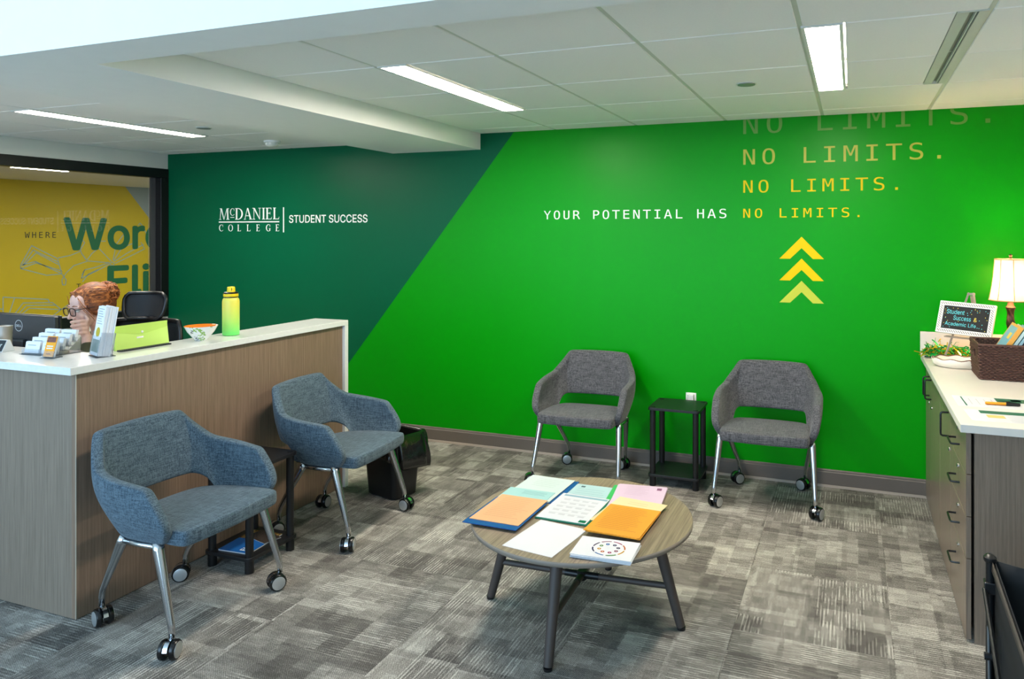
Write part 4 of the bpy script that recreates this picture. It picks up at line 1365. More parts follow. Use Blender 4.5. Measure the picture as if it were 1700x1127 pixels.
sh = MB()
sh.rings([[shade_pt(r, z, 2 * PI * i / 64) for i in range(64)] for r, z in prof], False, False)
sh.build('shade', SHADE, t, smooth=True)
for k in range(NP):
    a = 2 * PI * k / NP
    MB().tube([shade_pt(r + 0.001, z, a) for r, z in prof], 0.0022, 6).build('shade_rib', TRIMC, t)
for r, z in (prof[0], prof[-1]):
    MB().tube([shade_pt(r + 0.001, z, 2 * PI * i / 48) for i in range(48)], 0.003, 6, closed=True).build('shade_trim', TRIMC, t)
MB().tube([(0, -0.013, 0.40), (0, -0.05, 0.45), (0, -0.045, 0.54), (0, 0, 0.592), (0, 0.045, 0.54), (0, 0.05, 0.45), (0, 0.013, 0.40)], 0.002, 6).build('harp', BRONZE, t)
for k in range(3):
    MB().tube([(0, 0, 0.592), shade_pt(0.078, 0.592, 2 * PI * k / 3)], 0.0015, 6).build('spider_arm', BRONZE, t)
MB().lathe([(0.004, 0.592), (0.009, 0.602), (0.006, 0.61), (0.010, 0.617), (0.003, 0.626)], 14).build('finial', BRONZE, t, autos=True)
MB().lathe([(0.012, 0.42), (0.015, 0.44), (0.029, 0.475), (0.027, 0.50), (0.012, 0.518)], 20).build('bulb', emit_mat('bulb_glow', (255, 214, 160), 170.0), t, autos=True)

# ---- chalkboard sign on an easel
sy, sl = -30, 19
SM = tr(0.605, 4.655, 1.137) @ rot('Z', sy) @ rot('Y', 1.5) @ rot('X', -sl)
t = thing('chalkboard_sign', 'small white framed chalkboard reading student success and academic life', 'sign')
t.matrix_world = SM
w, h = 0.152, 0.094
MB().box(-w + .012, w - .012, 0.0, 0.010, -h + .012, h - .012).build('board', mat('chalkboard', (34, 32, 32), 0.8, var=0.1), t)
FRM = NT('striped_white_frame')
v_ = FRM.coord('Object')
s_ = FRM.new('ShaderNodeSeparateXYZ')
FRM.link(v_, s_.inputs[0])
st_ = FRM.math('SINE', FRM.math('MULTIPLY', FRM.math('ADD', FRM.math('ADD', s_.outputs[0], s_.outputs[2]), 0.0), 2 * PI / 0.013))
FRM.base(FRM.mix(FRM.math('GREATER_THAN', st_, 0.35), lin((240, 234, 226)), lin((96, 84, 76))), 0.6)
WF = mat('white_frame', (240, 236, 230), 0.5)
fw = 0.026
for (x0, x1, z0, z1) in ((-w, w, h - fw, h), (-w, w, -h, -h + fw), (-w, -w + fw, -h + fw, h - fw), (w - fw, w, -h + fw, h - fw)):
    r_ = MB().box(x0, x1, -0.008, 0.012, z0, z1).build('frame_rail', WF, t, bevel=0.002)
    ins = 0.006
    e = ins if (x1 - x0) > 0.1 else 0.0
    MB().box(x0 + ins, x1 - ins, -0.0088, -0.008, z0 + (ins if e or z1 - z0 < .05 else 0), z1 - (ins if e or z1 - z0 < .05 else 0)).build('stripe_inlay', FRM.m, r_)
CH1, CH2 = mat('chalk_aqua', (110, 222, 228), 0.8), mat('chalk_yellow', (240, 214, 90), 0.8)
for s_t, x0, wd, z, cp_ in (('Student', -.108, .098, .022, .026), ('Success', -.066, .096, -.012, .026), ('Academic Life', -.108, .170, -.046, .021)):
    text_obj('chalk_text', lettering(s_t, 'sans', cp_, None, 1, -6, width=wd), (x0, -0.0012, z), (1, 0, 0), (0, 0, 1), CH1, t)
text_obj('chalk_text', lettering('&', 'sans', .024, None, 1, 0, width=.018), (.045, -0.0012, -.012), (1, 0, 0), (0, 0, 1), CH2, t)
rd = random.Random(5)
for k in range(34):
    for _ in range(20):
        px, pz = rd.uniform(-.118, .118), rd.uniform(-.062, .062)
        if not ((-.11 < px < -.005 and .015 < pz < .055) or (-.07 < px < .07 and -.018 < pz < .02) or (-.112 < px < .07 and -.055 < pz < -.02)):
            break
    text_obj('chalk_dot', [[ell(0, 0, .0022, .0022, 0, 360, 8)[:-1]]], (px, -0.0011, pz), (1, 0, 0), (0, 0, 1), CH1 if k % 2 else CH2, t)
t = thing('easel', 'small grey tabletop easel holding the chalkboard sign', 'easel', (0.605, 4.655, ZT), R(sy))
EZ = mat('easel_grey', (150, 140, 132), 0.5, var=0.1)
for pts in (((-.012, .075, .40), (-.115, -.02, .004)), ((.012, .075, .40), (.105, -.02, .004)), ((0, .078, .38), (0, .20, .004))):
    a, b = Vector(pts[0]), Vector(pts[1])
    M = Matrix.Translation(a) @ (b - a).to_track_quat('Z', 'Y').to_matrix().to_4x4()
    MB().box(-.006, .006, -.004, .004, 0, (b - a).length, M).build('leg', EZ, t, bevel=.001)
MB().box(-.115, .115, -.012, .022, .140, .147).build('ledge', EZ, t)
MB().box(-.02, .02, .070, .082, .385, .398).build('hinge_block', EZ, t)

# ---- tinsel garland
t_ = MB()
rd = random.Random(11)
for k in range(420):
    u = rd.random()
    c = Vector((0.405 + 0.24 * u + rd.gauss(0, .012), 4.775 + 0.05 * math.sin(u * 5) + max(-.05, min(.05, rd.gauss(0, .025))), ZT + 0.014 + abs(rd.gauss(0, .028))))
    d = Vector((rd.gauss(0, 1), rd.gauss(0, 1), rd.gauss(0, .6))).normalized()
    s = d.cross(Vector((rd.gauss(0, 1), rd.gauss(0, 1), rd.gauss(0, 1)))).normalized() * 0.0034
    L = rd.uniform(.018, .036)
    p0, p1, p2 = c - d * L, c + Vector((0, 0, rd.uniform(-.004, .012))), c + d * L
    for p in (p0, p1, p2):
        p.z = max(p.z, ZT + 0.003)
    t_.cur = 0 if rd.random() < .55 else 1
    t_.add([p0 - s, p0 + s, p1 + s, p1 - s, p2 - s, p2 + s], [(0, 1, 2, 3), (3, 2, 5, 4)])
t_.cur = 2
t_.tube([(0.405 + 0.24 * u / 8, 4.775 + 0.05 * math.sin(u / 8 * 5), ZT + 0.010) for u in range(9)], 0.004, 6)
gar = t_.build('tinsel_garland', [mat('tinsel_green', (10, 176, 70), 0.2, metal=0.35), mat('tinsel_gold', (246, 200, 40), 0.2, metal=0.35), BLACKP])
sd = gar.modifiers.new('solid', 'SOLIDIFY')
sd.thickness = 0.0004
tag(gar, 'shiny green and gold tinsel garland on the counter by the wall', 'garland')

# ---- oval dish
DM = tr(0.575, 4.56, ZT) @ Matrix.Diagonal((1.25, 0.95, 1, 1))
t = thing('oval_dish', 'cream oval dish with a wavy rim beside the wicker basket', 'dish', (0.555, 4.53, ZT))
rg = []
for r, z in ((.06, 0.0), (.092, .002), (.110, .018), (.115, .042), (.112, .047), (.104, .042), (.088, .014), (.05, .009), (.01, .009)):
    rg.append([Vector((1.2 * r * math.cos(2 * PI * i / 48), .85 * r * math.sin(2 * PI * i / 48), z + (.004 * math.sin(2 * PI * i / 48 * 9) if r > .1 else 0))) for i in range(48)])
MB().rings(rg).build('dish_body', mat('cream_ceramic', (238, 230, 214), 0.3), t, smooth=True)
rm = MB()
rm.tube([(1.2 * .110 * math.cos(2 * PI * i / 60), .85 * .110 * math.sin(2 * PI * i / 60), .0475 + .004 * math.sin(2 * PI * i / 60 * 9)) for i in range(60)], .003, 6, closed=True)
rm.build('rim_line', mat('brown_rim', (120, 74, 56), 0.4), t, smooth=True)

# ---- wicker basket
bx0, bx1, by0, by1, bh = -0.19, 0.19, -0.135, 0.135, 0.178
t = thing('wicker_basket', 'dark brown woven basket of books on the counter', 'basket', (0.79, 4.298, ZT))
WICK = mat('wicker_brown', (84, 54, 44), 0.6, var=0.45, vs=60)


def rect_path(n, z, amp=0.0, ph=0.0, ins=0.0):
    P = 2 * ((bx1 - bx0) + (by1 - by0))
    out = []
    taper = 0.0 + 0.010 * (1 - z / bh)
    x0, x1, y0, y1 = bx0 + ins + taper, bx1 - ins - taper, by0 + ins + taper, by1 - ins - taper
    L1_, L2_ = x1 - x0, y1 - y0
    P = 2 * (L1_ + L2_)
    for i in range(n):
        s = P * i / n
        wob = amp * math.sin(s / 0.0125 * PI + ph)
        if s < L1_:
            p = (x0 + s, y0 - wob)
        elif s < L1_ + L2_:
            p = (x1 + wob, y0 + s - L1_)
        elif s < 2 * L1_ + L2_:
            p = (x1 - (s - L1_ - L2_), y1 + wob)
        else:
            p = (x0 - wob, y1 - (s - 2 * L1_ - L2_))
        out.append((p[0], p[1], z))
    return out


NR = 20
for k in range(NR):
    z = 0.006 + (bh - 0.012) * k / (NR - 1)
    pts = rect_path(200, z, 0.0042, (k % 2) * PI)
    mb = MB()
    if 0.098 < z < 0.145:
        # leave the hand hole in the two short sides
        run, runs = [], []
        for p in pts + [pts[0]]:
            hole = abs(p[1]) < 0.045 and abs(p[0]) > 0.15
            if hole:
                if len(run) > 1:
                    runs.append(run)
                run = []
            else:
                run.append(p)
        if len(run) > 1:
            runs.append(run)
        for r_ in runs:
            mb.tube(r_, 0.0046, 5)
    else:
        mb.tube(pts, 0.0046, 5, closed=True)
    mb.build('woven_strand', WICK, t, smooth=True)
MB().tube(rect_path(120, bh, 0.0), 0.007, 6, closed=True).build('rim', WICK, t, smooth=True)
for sx in (-1, 1):
    MB().tube([(sx * (bx1 - .004) + 0, .05 * math.cos(a), .12 + .026 * math.sin(a)) for a in [2 * PI * k / 20 for k in range(20)]], .005, 6, closed=True).build('handle_ring', WICK, t, smooth=True)
lin_ = MB()
lin_.rings([rrect(.355, .245, .01, z=.003), rrect(.366, .256, .01, z=.17)], True, False)
lin_.build('inner_wall', mat('wicker_inner', (52, 34, 28), 0.8, var=0.3, vs=40), t)

# ---- books in the basket
BK = [((120, 178, 196), (232, 168, 74), .020, 'illustrated blue book with an orange border, frontmost in the basket'),
      ((186, 210, 206), None, .014, 'pale green book behind the illustrated one in the basket'),
      ((150, 190, 200), None, .012, 'light blue thin book in the basket'),
      ((36, 52, 78), None, .014, 'navy book in the middle of the basket row'),
      ((160, 182, 196), None, .013, 'grey-blue book after the navy one in the basket'),
      ((30, 40, 58), None, .014, 'dark slim book near the right of the basket row'),
      ((176, 196, 204), None, .013, 'pale grey book toward the basket end'),
      ((38, 56, 80), None, .015, 'dark blue book last in the basket row')]
bxp = 0.632
for k, (c, bord, th, lab) in enumerate(BK):
    t = thing('book', lab, 'book', (bxp, 4.29, ZT + 0.022), 0, 'books in the wicker basket')
    t.rotation_euler = (0, R(32), 0)
    cm = mat('book_cover_%d' % k, c, 0.35, var=0.12, vs=18)
    hh = .300 if k == 0 else .295 - 0.004 * k
    dd = .095
    MB().box(.0015, th - .0015, -dd + .003, dd - .002, .003, hh - .003).build('pages', PAPER, t)
    MB().box(0, .0015, -dd, dd, 0, hh).build('cover', cm, t)
    MB().box(th - .0015, th, -dd, dd, 0, hh).build('cover', cm, t)
    MB().box(.0015, th - .0015, -dd, -dd + .003, 0, hh).build('spine', cm, t)
    if bord:
        om = mat('book_border', bord, 0.4)
        for (y0, y1, z0, z1) in ((-dd, dd, hh - .014, hh), (-dd, -dd + .012, 0, hh - .014), (dd - .012, dd, 0, hh - .014)):
            MB().box(-.0006, 0, y0, y1, z0, z1).build('border_print', om, t)
        MB().box(-.0006, 0, -.05, .0, hh - .085, hh - .05).build('title_label', mat('book_title', (242, 206, 70), 0.4), t)
        MB().box(-.0006, 0, -.07, .05, .06, .12).build('cover_art', mat('book_art', (96, 160, 190), 0.4, var=0.5, vs=14), t)
        MB().box(.0, th, -dd - .0006, -dd, .0, hh).build('spine_print', om, t)
    bxp += th / math.cos(R(32)) + .006

# ---- flyers and marker on the counter
FG = im((38, 120, 88))
sheet('flyer', 'white flyer with a green panel lying farther on the counter', 0.578, 3.622, .30, .215, ZT, 1, .0008, PAPER,
      [(.02, .148, .02, .10, FG), (-.118, -.112, -.09, .09, FG), (.03, .07, .04, .05, YEL[0]), (.08, .12, .05, .085, im((150, 190, 160)))] + [(-.09 + .03 * k, -.087 + .03 * k, -.06, .06, pm((200, 202, 206))) for k in range(4)], cat='flyer', group='flyers on the counter')
sheet('flyer', 'white flyer with a green banner at the near counter edge', 0.588, 3.362, .29, .20, ZT, 2, .0008, PAPER,
      [(-.09, .11, .035, .09, FG), (-.075, -.01, -.035, .015, im((244, 226, 130))), (.115, .14, -.02, .09, im((60, 62, 64)))] + lines(.0, .1, -.08, .015, 6, pm((206, 208, 212)), seed=21), cat='flyer', group='flyers on the counter')
t = thing('marker_pen', 'orange and black marker lying on the farther flyer', 'pen', (0.60, 3.575, ZT + .0085), R(4))
Mx = rot('Y', 90)
MB().lathe([(.0045, -.06), (.0065, -.055), (.0065, .02)], 14, Mx).build('barrel', mat('marker_orange', (240, 150, 30), 0.35), t, autos=True)
MB().lathe([(.0072, .02), (.0072, .07), (.005, .075)], 14, Mx).build('cap', BLACKP, t, autos=True)
MB().tube([(.02, 0, .0085), (.06, 0, .0095)], .0015, 6).build('clip', BLACKP, t)

# ------------------------------------------------------------------ folding wagon at lower right
t = thing('folding_wagon', 'black folding fabric wagon in front of the drawer cabinet', 'wagon', (0.432, 2.76, 0), R(-2))
WF_ = mat('wagon_fabric', (20, 24, 28), 0.75, var=0.25, vs=60)
WEDGE = mat('wagon_webbing', (78, 70, 62), 0.8)
STEEL = mat('wagon_steel', (30, 32, 34), 0.3, metal=0.3)
LX, LY = 0.56, -0.86
for x in (0, LX):
    for y in (0, LY):
        MB().tube([(x, y, .085), (x, y, .535)], .0135, 14).build('post', STEEL, t, autos=True)
        MB().lathe([(.018, .53), (.021, .536), (.020, .545), (.012, .553), (.003, .556)], 18, tr(x, y, 0)).build('post_cap', BLACKP, t, autos=True)
        MB().box(-.019, .019, -.019, .019, .425, .465, tr(x, y, 0)).build('slider_clip', BLACKP, t, bevel=.004)
        wx = x + (0.03 if x == 0 else -0.03)
        fk = MB().box(wx - .022, wx + .022, y - .012, y + .012, .06, .098).build('fork', BLACKP, t, bevel=.003)
        wh = MB().lathe([(.02, -.016), (.062, -.018), (.07, -.012), (.07, .012), (.062, .018), (.02, .016)], 24, tr(wx, y, .0705) @ rot('Y', 90))
        wh.build('wheel', RUBBER, t, autos=True)


def panel(name, grid, m):
    rows_, cols = len(grid), len(grid[0])
    mb = MB()
    mb.add([p for r in grid for p in r], [(i * cols + j, i * cols + j + 1, (i + 1) * cols + j + 1, (i + 1) * cols + j) for i in range(rows_ - 1) for j in range(cols - 1)])
    o = mb.build(name, m, t, smooth=True)
    s = o.modifiers.new('solid', 'SOLIDIFY')
    s.thickness = 0.003
    return o


def lerp(a, b, k):
    return a + (b - a) * k


for (ya, nm) in ((0.0, 'end_panel'), (LY, 'end_panel')):
    panel(nm, [[(lerp(.012, LX - .012, j / 8), ya + (-.02 if ya == 0 else .02) * math.sin(PI * j / 8) * (1 - i / 6), lerp(.13, .535 - .028 * math.sin(PI * j / 8), i / 6)) for j in range(9)] for i in range(7)], WF_)
for xa in (0.0, LX):
    sgn = 1 if xa == 0 else -1
    panel('side_panel', [[(xa + sgn * (.012 + .05 * math.sin(PI * j / 10) * (1 - .5 * i / 6)), lerp(-.012, LY + .012, j / 10), lerp(.13, .535 - .075 * math.sin(PI * j / 10), i / 6)) for j in range(11)] for i in range(7)], WF_)
    panel('webbing', [[(xa + sgn * (.010 + .05 * math.sin(PI * j / 10) * .5) - sgn * .004, lerp(-.012, LY + .012, j / 10), (.537 - .075 * math.sin(PI * j / 10)) - .034 * i) for j in range(11)] for i in range(2)], WEDGE)
    MB().tube([(xa - sgn * .017, -.01, .44), (xa - sgn * .017, LY / 2, .27), (xa - sgn * .017, LY + .01, .12)], .0075, 8).build('scissor_bar', STEEL, t)
    MB().tube([(xa - sgn * .026, -.01, .12), (xa - sgn * .026, LY / 2, .27), (xa - sgn * .026, LY + .01, .44)], .0075, 8).build('scissor_bar', STEEL, t)
    MB().lathe([(.011, -.02), (.011, .02)], 12, tr(xa - sgn * .021, LY / 2, .27) @ rot('Y', 90)).build('pivot', CHROME, t)
for xa in (0.0, LX):
    sgn = 1 if xa == 0 else -1
    MB().tube([(xa - sgn * .004, -.034, .36), (xa - sgn * .004, -.034, .09)], .006, 8).build('brace_bar', STEEL, t)
    MB().tube([(xa - sgn * .012, -.060, .34), (xa - sgn * .012, -.095, .09)], .005, 8).build('brace_bar', mat('wagon_bar_bright', (120, 126, 130), .3, metal=.8), t)
    MB().lathe([(.012, -.016), (.012, .016)], 12, tr(xa - sgn * .010, -.075, .25) @ rot('Y', 90)).build('pivot', STEEL, t)
panel('floor_panel', [[(lerp(.012, LX - .012, j / 4), lerp(-.012, LY + .012, i / 4), .13) for j in range(5)] for i in range(5)], WF_)
for y in (0, LY):
    MB().tube([(0, y, .10), (LX, y, .10)], .010, 10).build('axle_bar', STEEL, t)
CARDP = mat('bright_card', (232, 232, 234), 0.8, var=0.01)
# ------------------------------------------------------------------ things on and behind the reception desk
QZ = 1.068
# water bottle
t = thing('water_bottle', 'yellow to green ombre water bottle standing on the desk countertop', 'bottle', (-3.192, 3.07, QZ), R(-35))
BOT = NT('ombre_bottle')
s_ = BOT.new('ShaderNodeSeparateXYZ')
BOT.link(BOT.coord('Object'), s_.inputs[0])
BOT.base(BOT.ramp(BOT.math('DIVIDE', s_.outputs[2], 0.20), [(0.08, lin((118, 234, 116))), (0.5, lin((196, 224, 100))), (0.85, lin((226, 218, 88)))]), 0.45)
BOT.p.inputs['Subsurface Weight'].default_value = 0.1
MB().lathe([(.03, 0), (.041, .002), (.0435, .008), (.0435, .185), (.041, .198), (.034, .207)], 36).build('body', BOT.m, t, autos=True)
YC = mat('bottle_lid_yellow', (240, 206, 20), 0.4)
MB().lathe([(.036, .207), (.037, .207), (.037, .212), (.036, .212)], 32).build('gasket', BLACKP, t, autos=True)
MB().lathe([(.037, .212), (.038, .214), (.038, .226), (.036, .228)], 32).build('lid', YC, t, autos=True)
MB().lathe([(.0365, .228), (.0375, .230), (.037, .235), (.03, .238)], 32).build('lid_band', BLACKP, t, autos=True)
MB().lathe([(.022, .238), (.021, .243), (.020, .262), (.017, .266), (.008, .267)], 24, tr(0.006, 0, 0)).build('spout_cap', YC, t, autos=True)
for k in range(16):
    MB().box(.0196, .0208, -.0014, .0014, .246, .260, tr(.006, 0, 0) @ rot('Z', 22.5 * k)).build('grip_rib', BLACKP if k % 4 == 0 else YC, t)
MB().tube([(-.034, 0, .224), (-.042, 0, .236), (-.052, 0, .234), (-.064, 0, .200), (-.058, 0, .194), (-.038, 0, .200), (-.034, 0, .212)], .0032, 8).build('carry_loop', YC, t, autos=True)
for k, ch in enumerate('MCDANIEL COLLEGE'):
    if ch == ' ':
        continue
    a = R(-18)
    w_, polys = serif(ch if ch != 'c' else 'C')
    cp_ = .0062
    pl = []
    for p in polys:
        if p[0] == 'ring':
            pl.append([[(x * cp_, y * cp_) for x, y in p[1]], [(x * cp_, y * cp_) for x, y in p[2]]])
        else:
            pl.append([[(x * cp_, y * cp_) for x, y in p]])
    rr = .0438
    ox = Vector((rr * math.sin(a), -rr * math.cos(a), .150 - k * .0058))
    text_obj('print_letter', pl, ox, (0, 0, -1), (math.cos(a), math.sin(a), 0), im((70, 92, 40)), t)

# bowl
t = thing('bowl', 'white floral bowl with an orange inside on the desk countertop', 'bowl', (-3.185, 2.868, QZ))
BO = NT('floral_ceramic')
v_ = BO.coord('Object')
n1, n2 = BO.noise(v_, 34, 4, .7), BO.noise(v_, 11, 2)
s_ = BO.new('ShaderNodeSeparateXYZ')
BO.link(v_, s_.inputs[0])
pat = BO.math('MULTIPLY', BO.math('GREATER_THAN', n1, .56), BO.math('GREATER_THAN', n2, .47))
gcol = BO.mix(BO.math('GREATER_THAN', s_.outputs[0], .02), lin((120, 124, 130)), lin((146, 184, 96)))
BO.base(BO.mix(pat, lin((238, 238, 236)), gcol), 0.25)
MB().lathe([(.026, 0), (.030, .001), (.031, .006), (.045, .022), (.064, .046), (.079, .074), (.0805, .0765)], 40, None, True, False).build('outside', BO.m, t, smooth=True)
BI = NT('orange_glaze')
n3 = BI.noise(BI.coord('Object'), 16, 2)
BI.base(BI.mix(BI.math('GREATER_THAN', n3, .60), lin((240, 126, 24)), lin((240, 236, 228))), 0.25)
MB().lathe([(.0805, .0765), (.077, .074), (.061, .046), (.042, .024), (.02, .012), (.004, .011)], 40, None, False, True).build('inside', BI.m, t, smooth=True)

# green envelope folder
t = thing('envelope_folder', 'lime green plastic envelope folder standing on the desk countertop', 'folder', (-3.268, 2.60, QZ))
t.rotation_euler = (0, R(-8), R(-1))
LG = mat('lime_plastic', (200, 234, 120), 0.35, spec=0.5)
LG2 = mat('lime_plastic_flap', (188, 224, 104), 0.35)
MB().box(-.006, .006, -.143, .143, 0, .116).build('pocket', LG, t, bevel=.002)
fl = MB()
fl.prism([(-.143, .116), (.143, .116), (.138, .086), (.02, .066), (-.02, .066), (-.138, .086)], .0062, .0078, Matrix(((0, 0, 1, 0), (1, 0, 0, 0), (0, 1, 0, 0), (0, 0, 0, 1))))
fl.build('flap', LG2, t)
MB().lathe([(.006, .0078), (.006, .010), (.003, .011)], 14, tr(0, 0, .075) @ rot('Y', 90)).build('snap', CARDP, t)
MB().box(.0062, .0072, -.03, .005, .046, .054).build('label_strip', CARDP, t)
# black wire bound notebook lying at the foot of the envelope
t = thing('wire_notebook', 'black wire-bound notebook lying below the lime envelope', 'notebook', (-3.232, 2.585, QZ), R(-2))
MB().box(-.016, .016, -.13, .13, 0, .006).build('cover', mat('notebook_navy', (34, 38, 52), .5), t)
MB().box(-.015, .015, -.128, .128, .0015, .0045).build('pages', CARDP, t)
for k in range(24):
    MB().tube([(.0145 + .004 * math.cos(a), -.125 + .0105 * k, .004 + .005 * math.sin(a)) for a in [2 * PI * q / 8 for q in range(8)]], .0008, 4, closed=True).build('wire_ring', BLACKP, t)

# tall brochure holder
t = thing('brochure_holder', 'clear acrylic holder with a tall stack of white brochures', 'brochure holder', (-3.205, 2.34, QZ), R(-20))
bh_ = MB()
LN = rot('X', -9)
bh_.box(-.052, .052, -.030, -.027, .003, .09, LN)
bh_.box(-.052, .052, .027, .030, .003, .11, LN)
bh_.box(-.055, -.052, -.030, .030, .003, .11, LN)
bh_.box(.052, .055, -.030, .030, .003, .11, LN)
bh_.box(-.055, .055, -.032, .045, 0, .003)
bh_.build('acrylic_pocket', CLEAR, t)
rd = random.Random(3)
for k in range(9):
    dz, dx = rd.uniform(-.004, .004), rd.uniform(-.002, .002)
    MB().box(-.049 + dx, .049 + dx, -.026 + .0056 * k, -.0212 + .0056 * k, .004, .226 + dz, LN).build('brochure', CARDP, t)
fr_ = MB()


def bprint(x0, x1, z0, z1, m):
    o = MB().box(x0, x1, -.0266, -.0261, z0, z1, LN).build('brochure_print', m, t)


bprint(-.044, .044, .018, .075, im((58, 128, 104)))
bprint(-.040, .040, .022, .070, mat('brochure_photo', (176, 172, 178), .4, var=.6, vs=45))
text_obj('brochure_print', [[ell(0, 0, .026, .022, 0, 360, 24)[:-1]]], LN @ Vector((0, -.0266, .108)), (1, 0, 0), LN.to_3x3() @ Vector((0, 0, 1)), im((248, 214, 60)), t)
for k in range(7):
    bprint(-.034, .034 - .01 * (k % 3), .145 + .011 * k, .148 + .011 * k, pm((196, 200, 208)))

# business card rack with two columns
t = thing('card_rack', 'clear tiered rack of white business cards on the desk countertop', 'card rack', (-3.50, 2.27, QZ), R(4))
rk = MB()
rk.box(-.105, .105, -.02, .128, 0, .003)
for k in range(4):
    y, z = .004 + .03 * k, .003 + .016 * k
    rk.box(-.105, .105, y - .012, y - .0105, z, z + .022)
    rk.box(-.105, .105, y - .0105, y + .016, z - .0015 if k else z, z + .0015)
for x in (-.105, -.001, .103):
    for k in range(4):
        rk.box(x, x + .002, -.008 + .03 * k, .022 + .03 * k, .003, .025 + .016 * k)
rk.build('rack', CLEAR, t)
rd = random.Random(8)
for k in range(4):
    for c in (-1, 1):
        for j in range(4):
            y, z = -.0015 + .03 * k + .0036 * j, .0065 + .016 * k
            x = c * .052
            MB().box(x - .0445, x + .0445, 0, .0026, 0, .051 + rd.uniform(-.001, .001), tr(0, y, z) @ rot('X', -10)).build('card', CARDP, t)
        MB().box(c * .052 - .03, c * .052 + .02, -.0006, -.0001, .034, .037, tr(0, -.0015 + .03 * k, .0065 + .016 * k) @ rot('X', -10)).build('card_print', pm((180, 196, 200)), t)
# orange leaflet stack in front of the rack
t = thing('leaflet_stack', 'small orange leaflets in a clear stand before the card rack', 'leaflets', (-3.372, 2.222, QZ), R(6))
LN2 = rot('X', -16)
MB().box(-.034, .034, -.012, .040, 0, .003).build('stand_foot', CLEAR, t)
MB().box(-.034, .034, -.0085, -.007, .003, .03, LN2).build('stand_lip', CLEAR, t)
for k in range(4):
    MB().box(-.027, .027, -.006 + .0035 * k, -.003 + .0035 * k, .005, .098, LN2).build('leaflet', mat('leaflet_orange', (250, 166, 30), .6) if k == 0 else CARDP, t)
MB().box(-.024, .024, -.0066, -.0061, .070, .094, LN2).build('leaflet_photo', mat('leaflet_photo', (120, 70, 60), .4, var=.9, vs=70), t)
for z0 in (.040, .050):
    MB().box(-.018, .016, -.0066, -.0061, z0, z0 + .005, LN2).build('leaflet_print', CARDP, t)
MB().box(-.012, .012, -.0066, -.0061, .016, .020, LN2).build('leaflet_print', im((190, 90, 20)), t)

# name plate and tumbler
t = thing('name_plate', 'black desk name plate with white lettering on the countertop edge', 'name plate', (-3.868, 2.275, QZ), R(4))
NPm = Matrix.Identity(4)
MB().prism([(-.03, 0), (.03, 0), (.008, .054), (-.004, .054)], -.125, .125, Matrix(((0, 0, 1, 0), (1, 0, 0, 0), (0, 1, 0, 0), (0, 0, 0, 1)))).build('wedge', mat('plate_silver', (214, 214, 212), .4), t, bevel=.001)
fa = Vector((0, .026, .054)).normalized()
fn = Vector((0, -.054, .026)).normalized()
MM = Matrix(((1, 0, 0, 0), (0, fn.y, fa.y, -.030), (0, fn.z, fa.z, 0), (0, 0, 0, 1)))
MB().box(-.121, .121, .0002, .0014, .003, .057, MM).build('plate', mat('plate_black', (38, 42, 46), .4), t)
text_obj('lettering', lettering('nther', 'sans', .024, None, 1.0, 8, width=.062), MM @ Vector((.045, .0018, .020)), (1, 0, 0), fa, WHITE_V, t)
t = thing('tumbler', 'brushed grey metal tumbler behind the name plate', 'cup', (-3.905, 2.362, QZ))
MB().lathe([(.030, 0), (.032, .002), (.036, .10), (.0365, .104), (.0345, .104), (.030, .006)], 28).build('body', mat('tumbler_steel', (168, 162, 154), .35, metal=.6), t, autos=True)
MB().lathe([(.0345, .097), (.0345, .101), (.01, .102)], 28).build('lid', mat('tumbler_lid', (190, 188, 184), .3), t, autos=True)

# monitor
t = thing('monitor', 'black computer monitor seen from behind at the reception desk', 'monitor', (-4.15, 2.595, 0.74))
MB().box(-.295, .295, -.024, .0, .12, .455).build('back_shell', mat('monitor_shell', (44, 47, 51), .45), t, bevel=.006)
MB().box(-.298, .298, .0, .012, .117, .458).build('bezel', BLACKP, t, bevel=.002)
MB().box(-.288, .288, .0121, .0128, .128, .448).build('screen', emit_mat('screen_glow', (150, 170, 190), .6), t)
MB().box(-.09, .09, -.05, -.02, .18, .33).build('housing', mat('monitor_housing', (38, 40, 44), .45), t, bevel=.01)
MB().box(-.035, .035, -.075, -.045, .0, .30).build('stand_neck', BLACKP, t, bevel=.005)
MB().box(-.12, .12, -.13, .08, .0, .012).build('stand_base', BLACKP, t, bevel=.004)
LG_ = mat('logo_silver', (196, 200, 204), .35)
lg = [[ell(0, 0, .030, .030, 0, 360, 36)[:-1], ell(0, 0, .027, .027, 0, 360, 36)[:-1]]]
dl = lettering('DELL', 'sans', .012, None, 1.0, 14, width=.044)
lg += [[[(p[0] - .022, p[1] - .006) for p in r] for r in q] for q in dl]
text_obj('logo', lg, (.018, -.0246, .398), (1, 0, 0), (0, 0, 1), LG_, t)


# ------------------------------------------------------------------ office chair behind the desk
def mesh_net(name):
    g = NT(name)
    v = g.coord('Object')
    s = g.new('ShaderNodeSeparateXYZ')
    g.link(v, s.inputs[0])
    a = g.math('SINE', g.math('MULTIPLY', g.math('ADD', s.outputs[0], s.outputs[2]), 2 * PI / .006))
    b = g.math('SINE', g.math('MULTIPLY', g.math('SUBTRACT', s.outputs[0], s.outputs[2]), 2 * PI / .006))
    hole = g.math('MULTIPLY', g.math('GREATER_THAN', a, .15), g.math('GREATER_THAN', b, .15))
    g.base(lin((26, 26, 28)), .6)
    g.set(g.p.inputs['Alpha'], g.math('SUBTRACT', 1.0, g.math('MULTIPLY', hole, .55)))
    return g.m


NET = mesh_net('black_mesh_net')
t = thing('office_chair', 'black mesh office chair with headrest behind the desk', 'office chair', (-4.045, 3.06, 0), R(10))


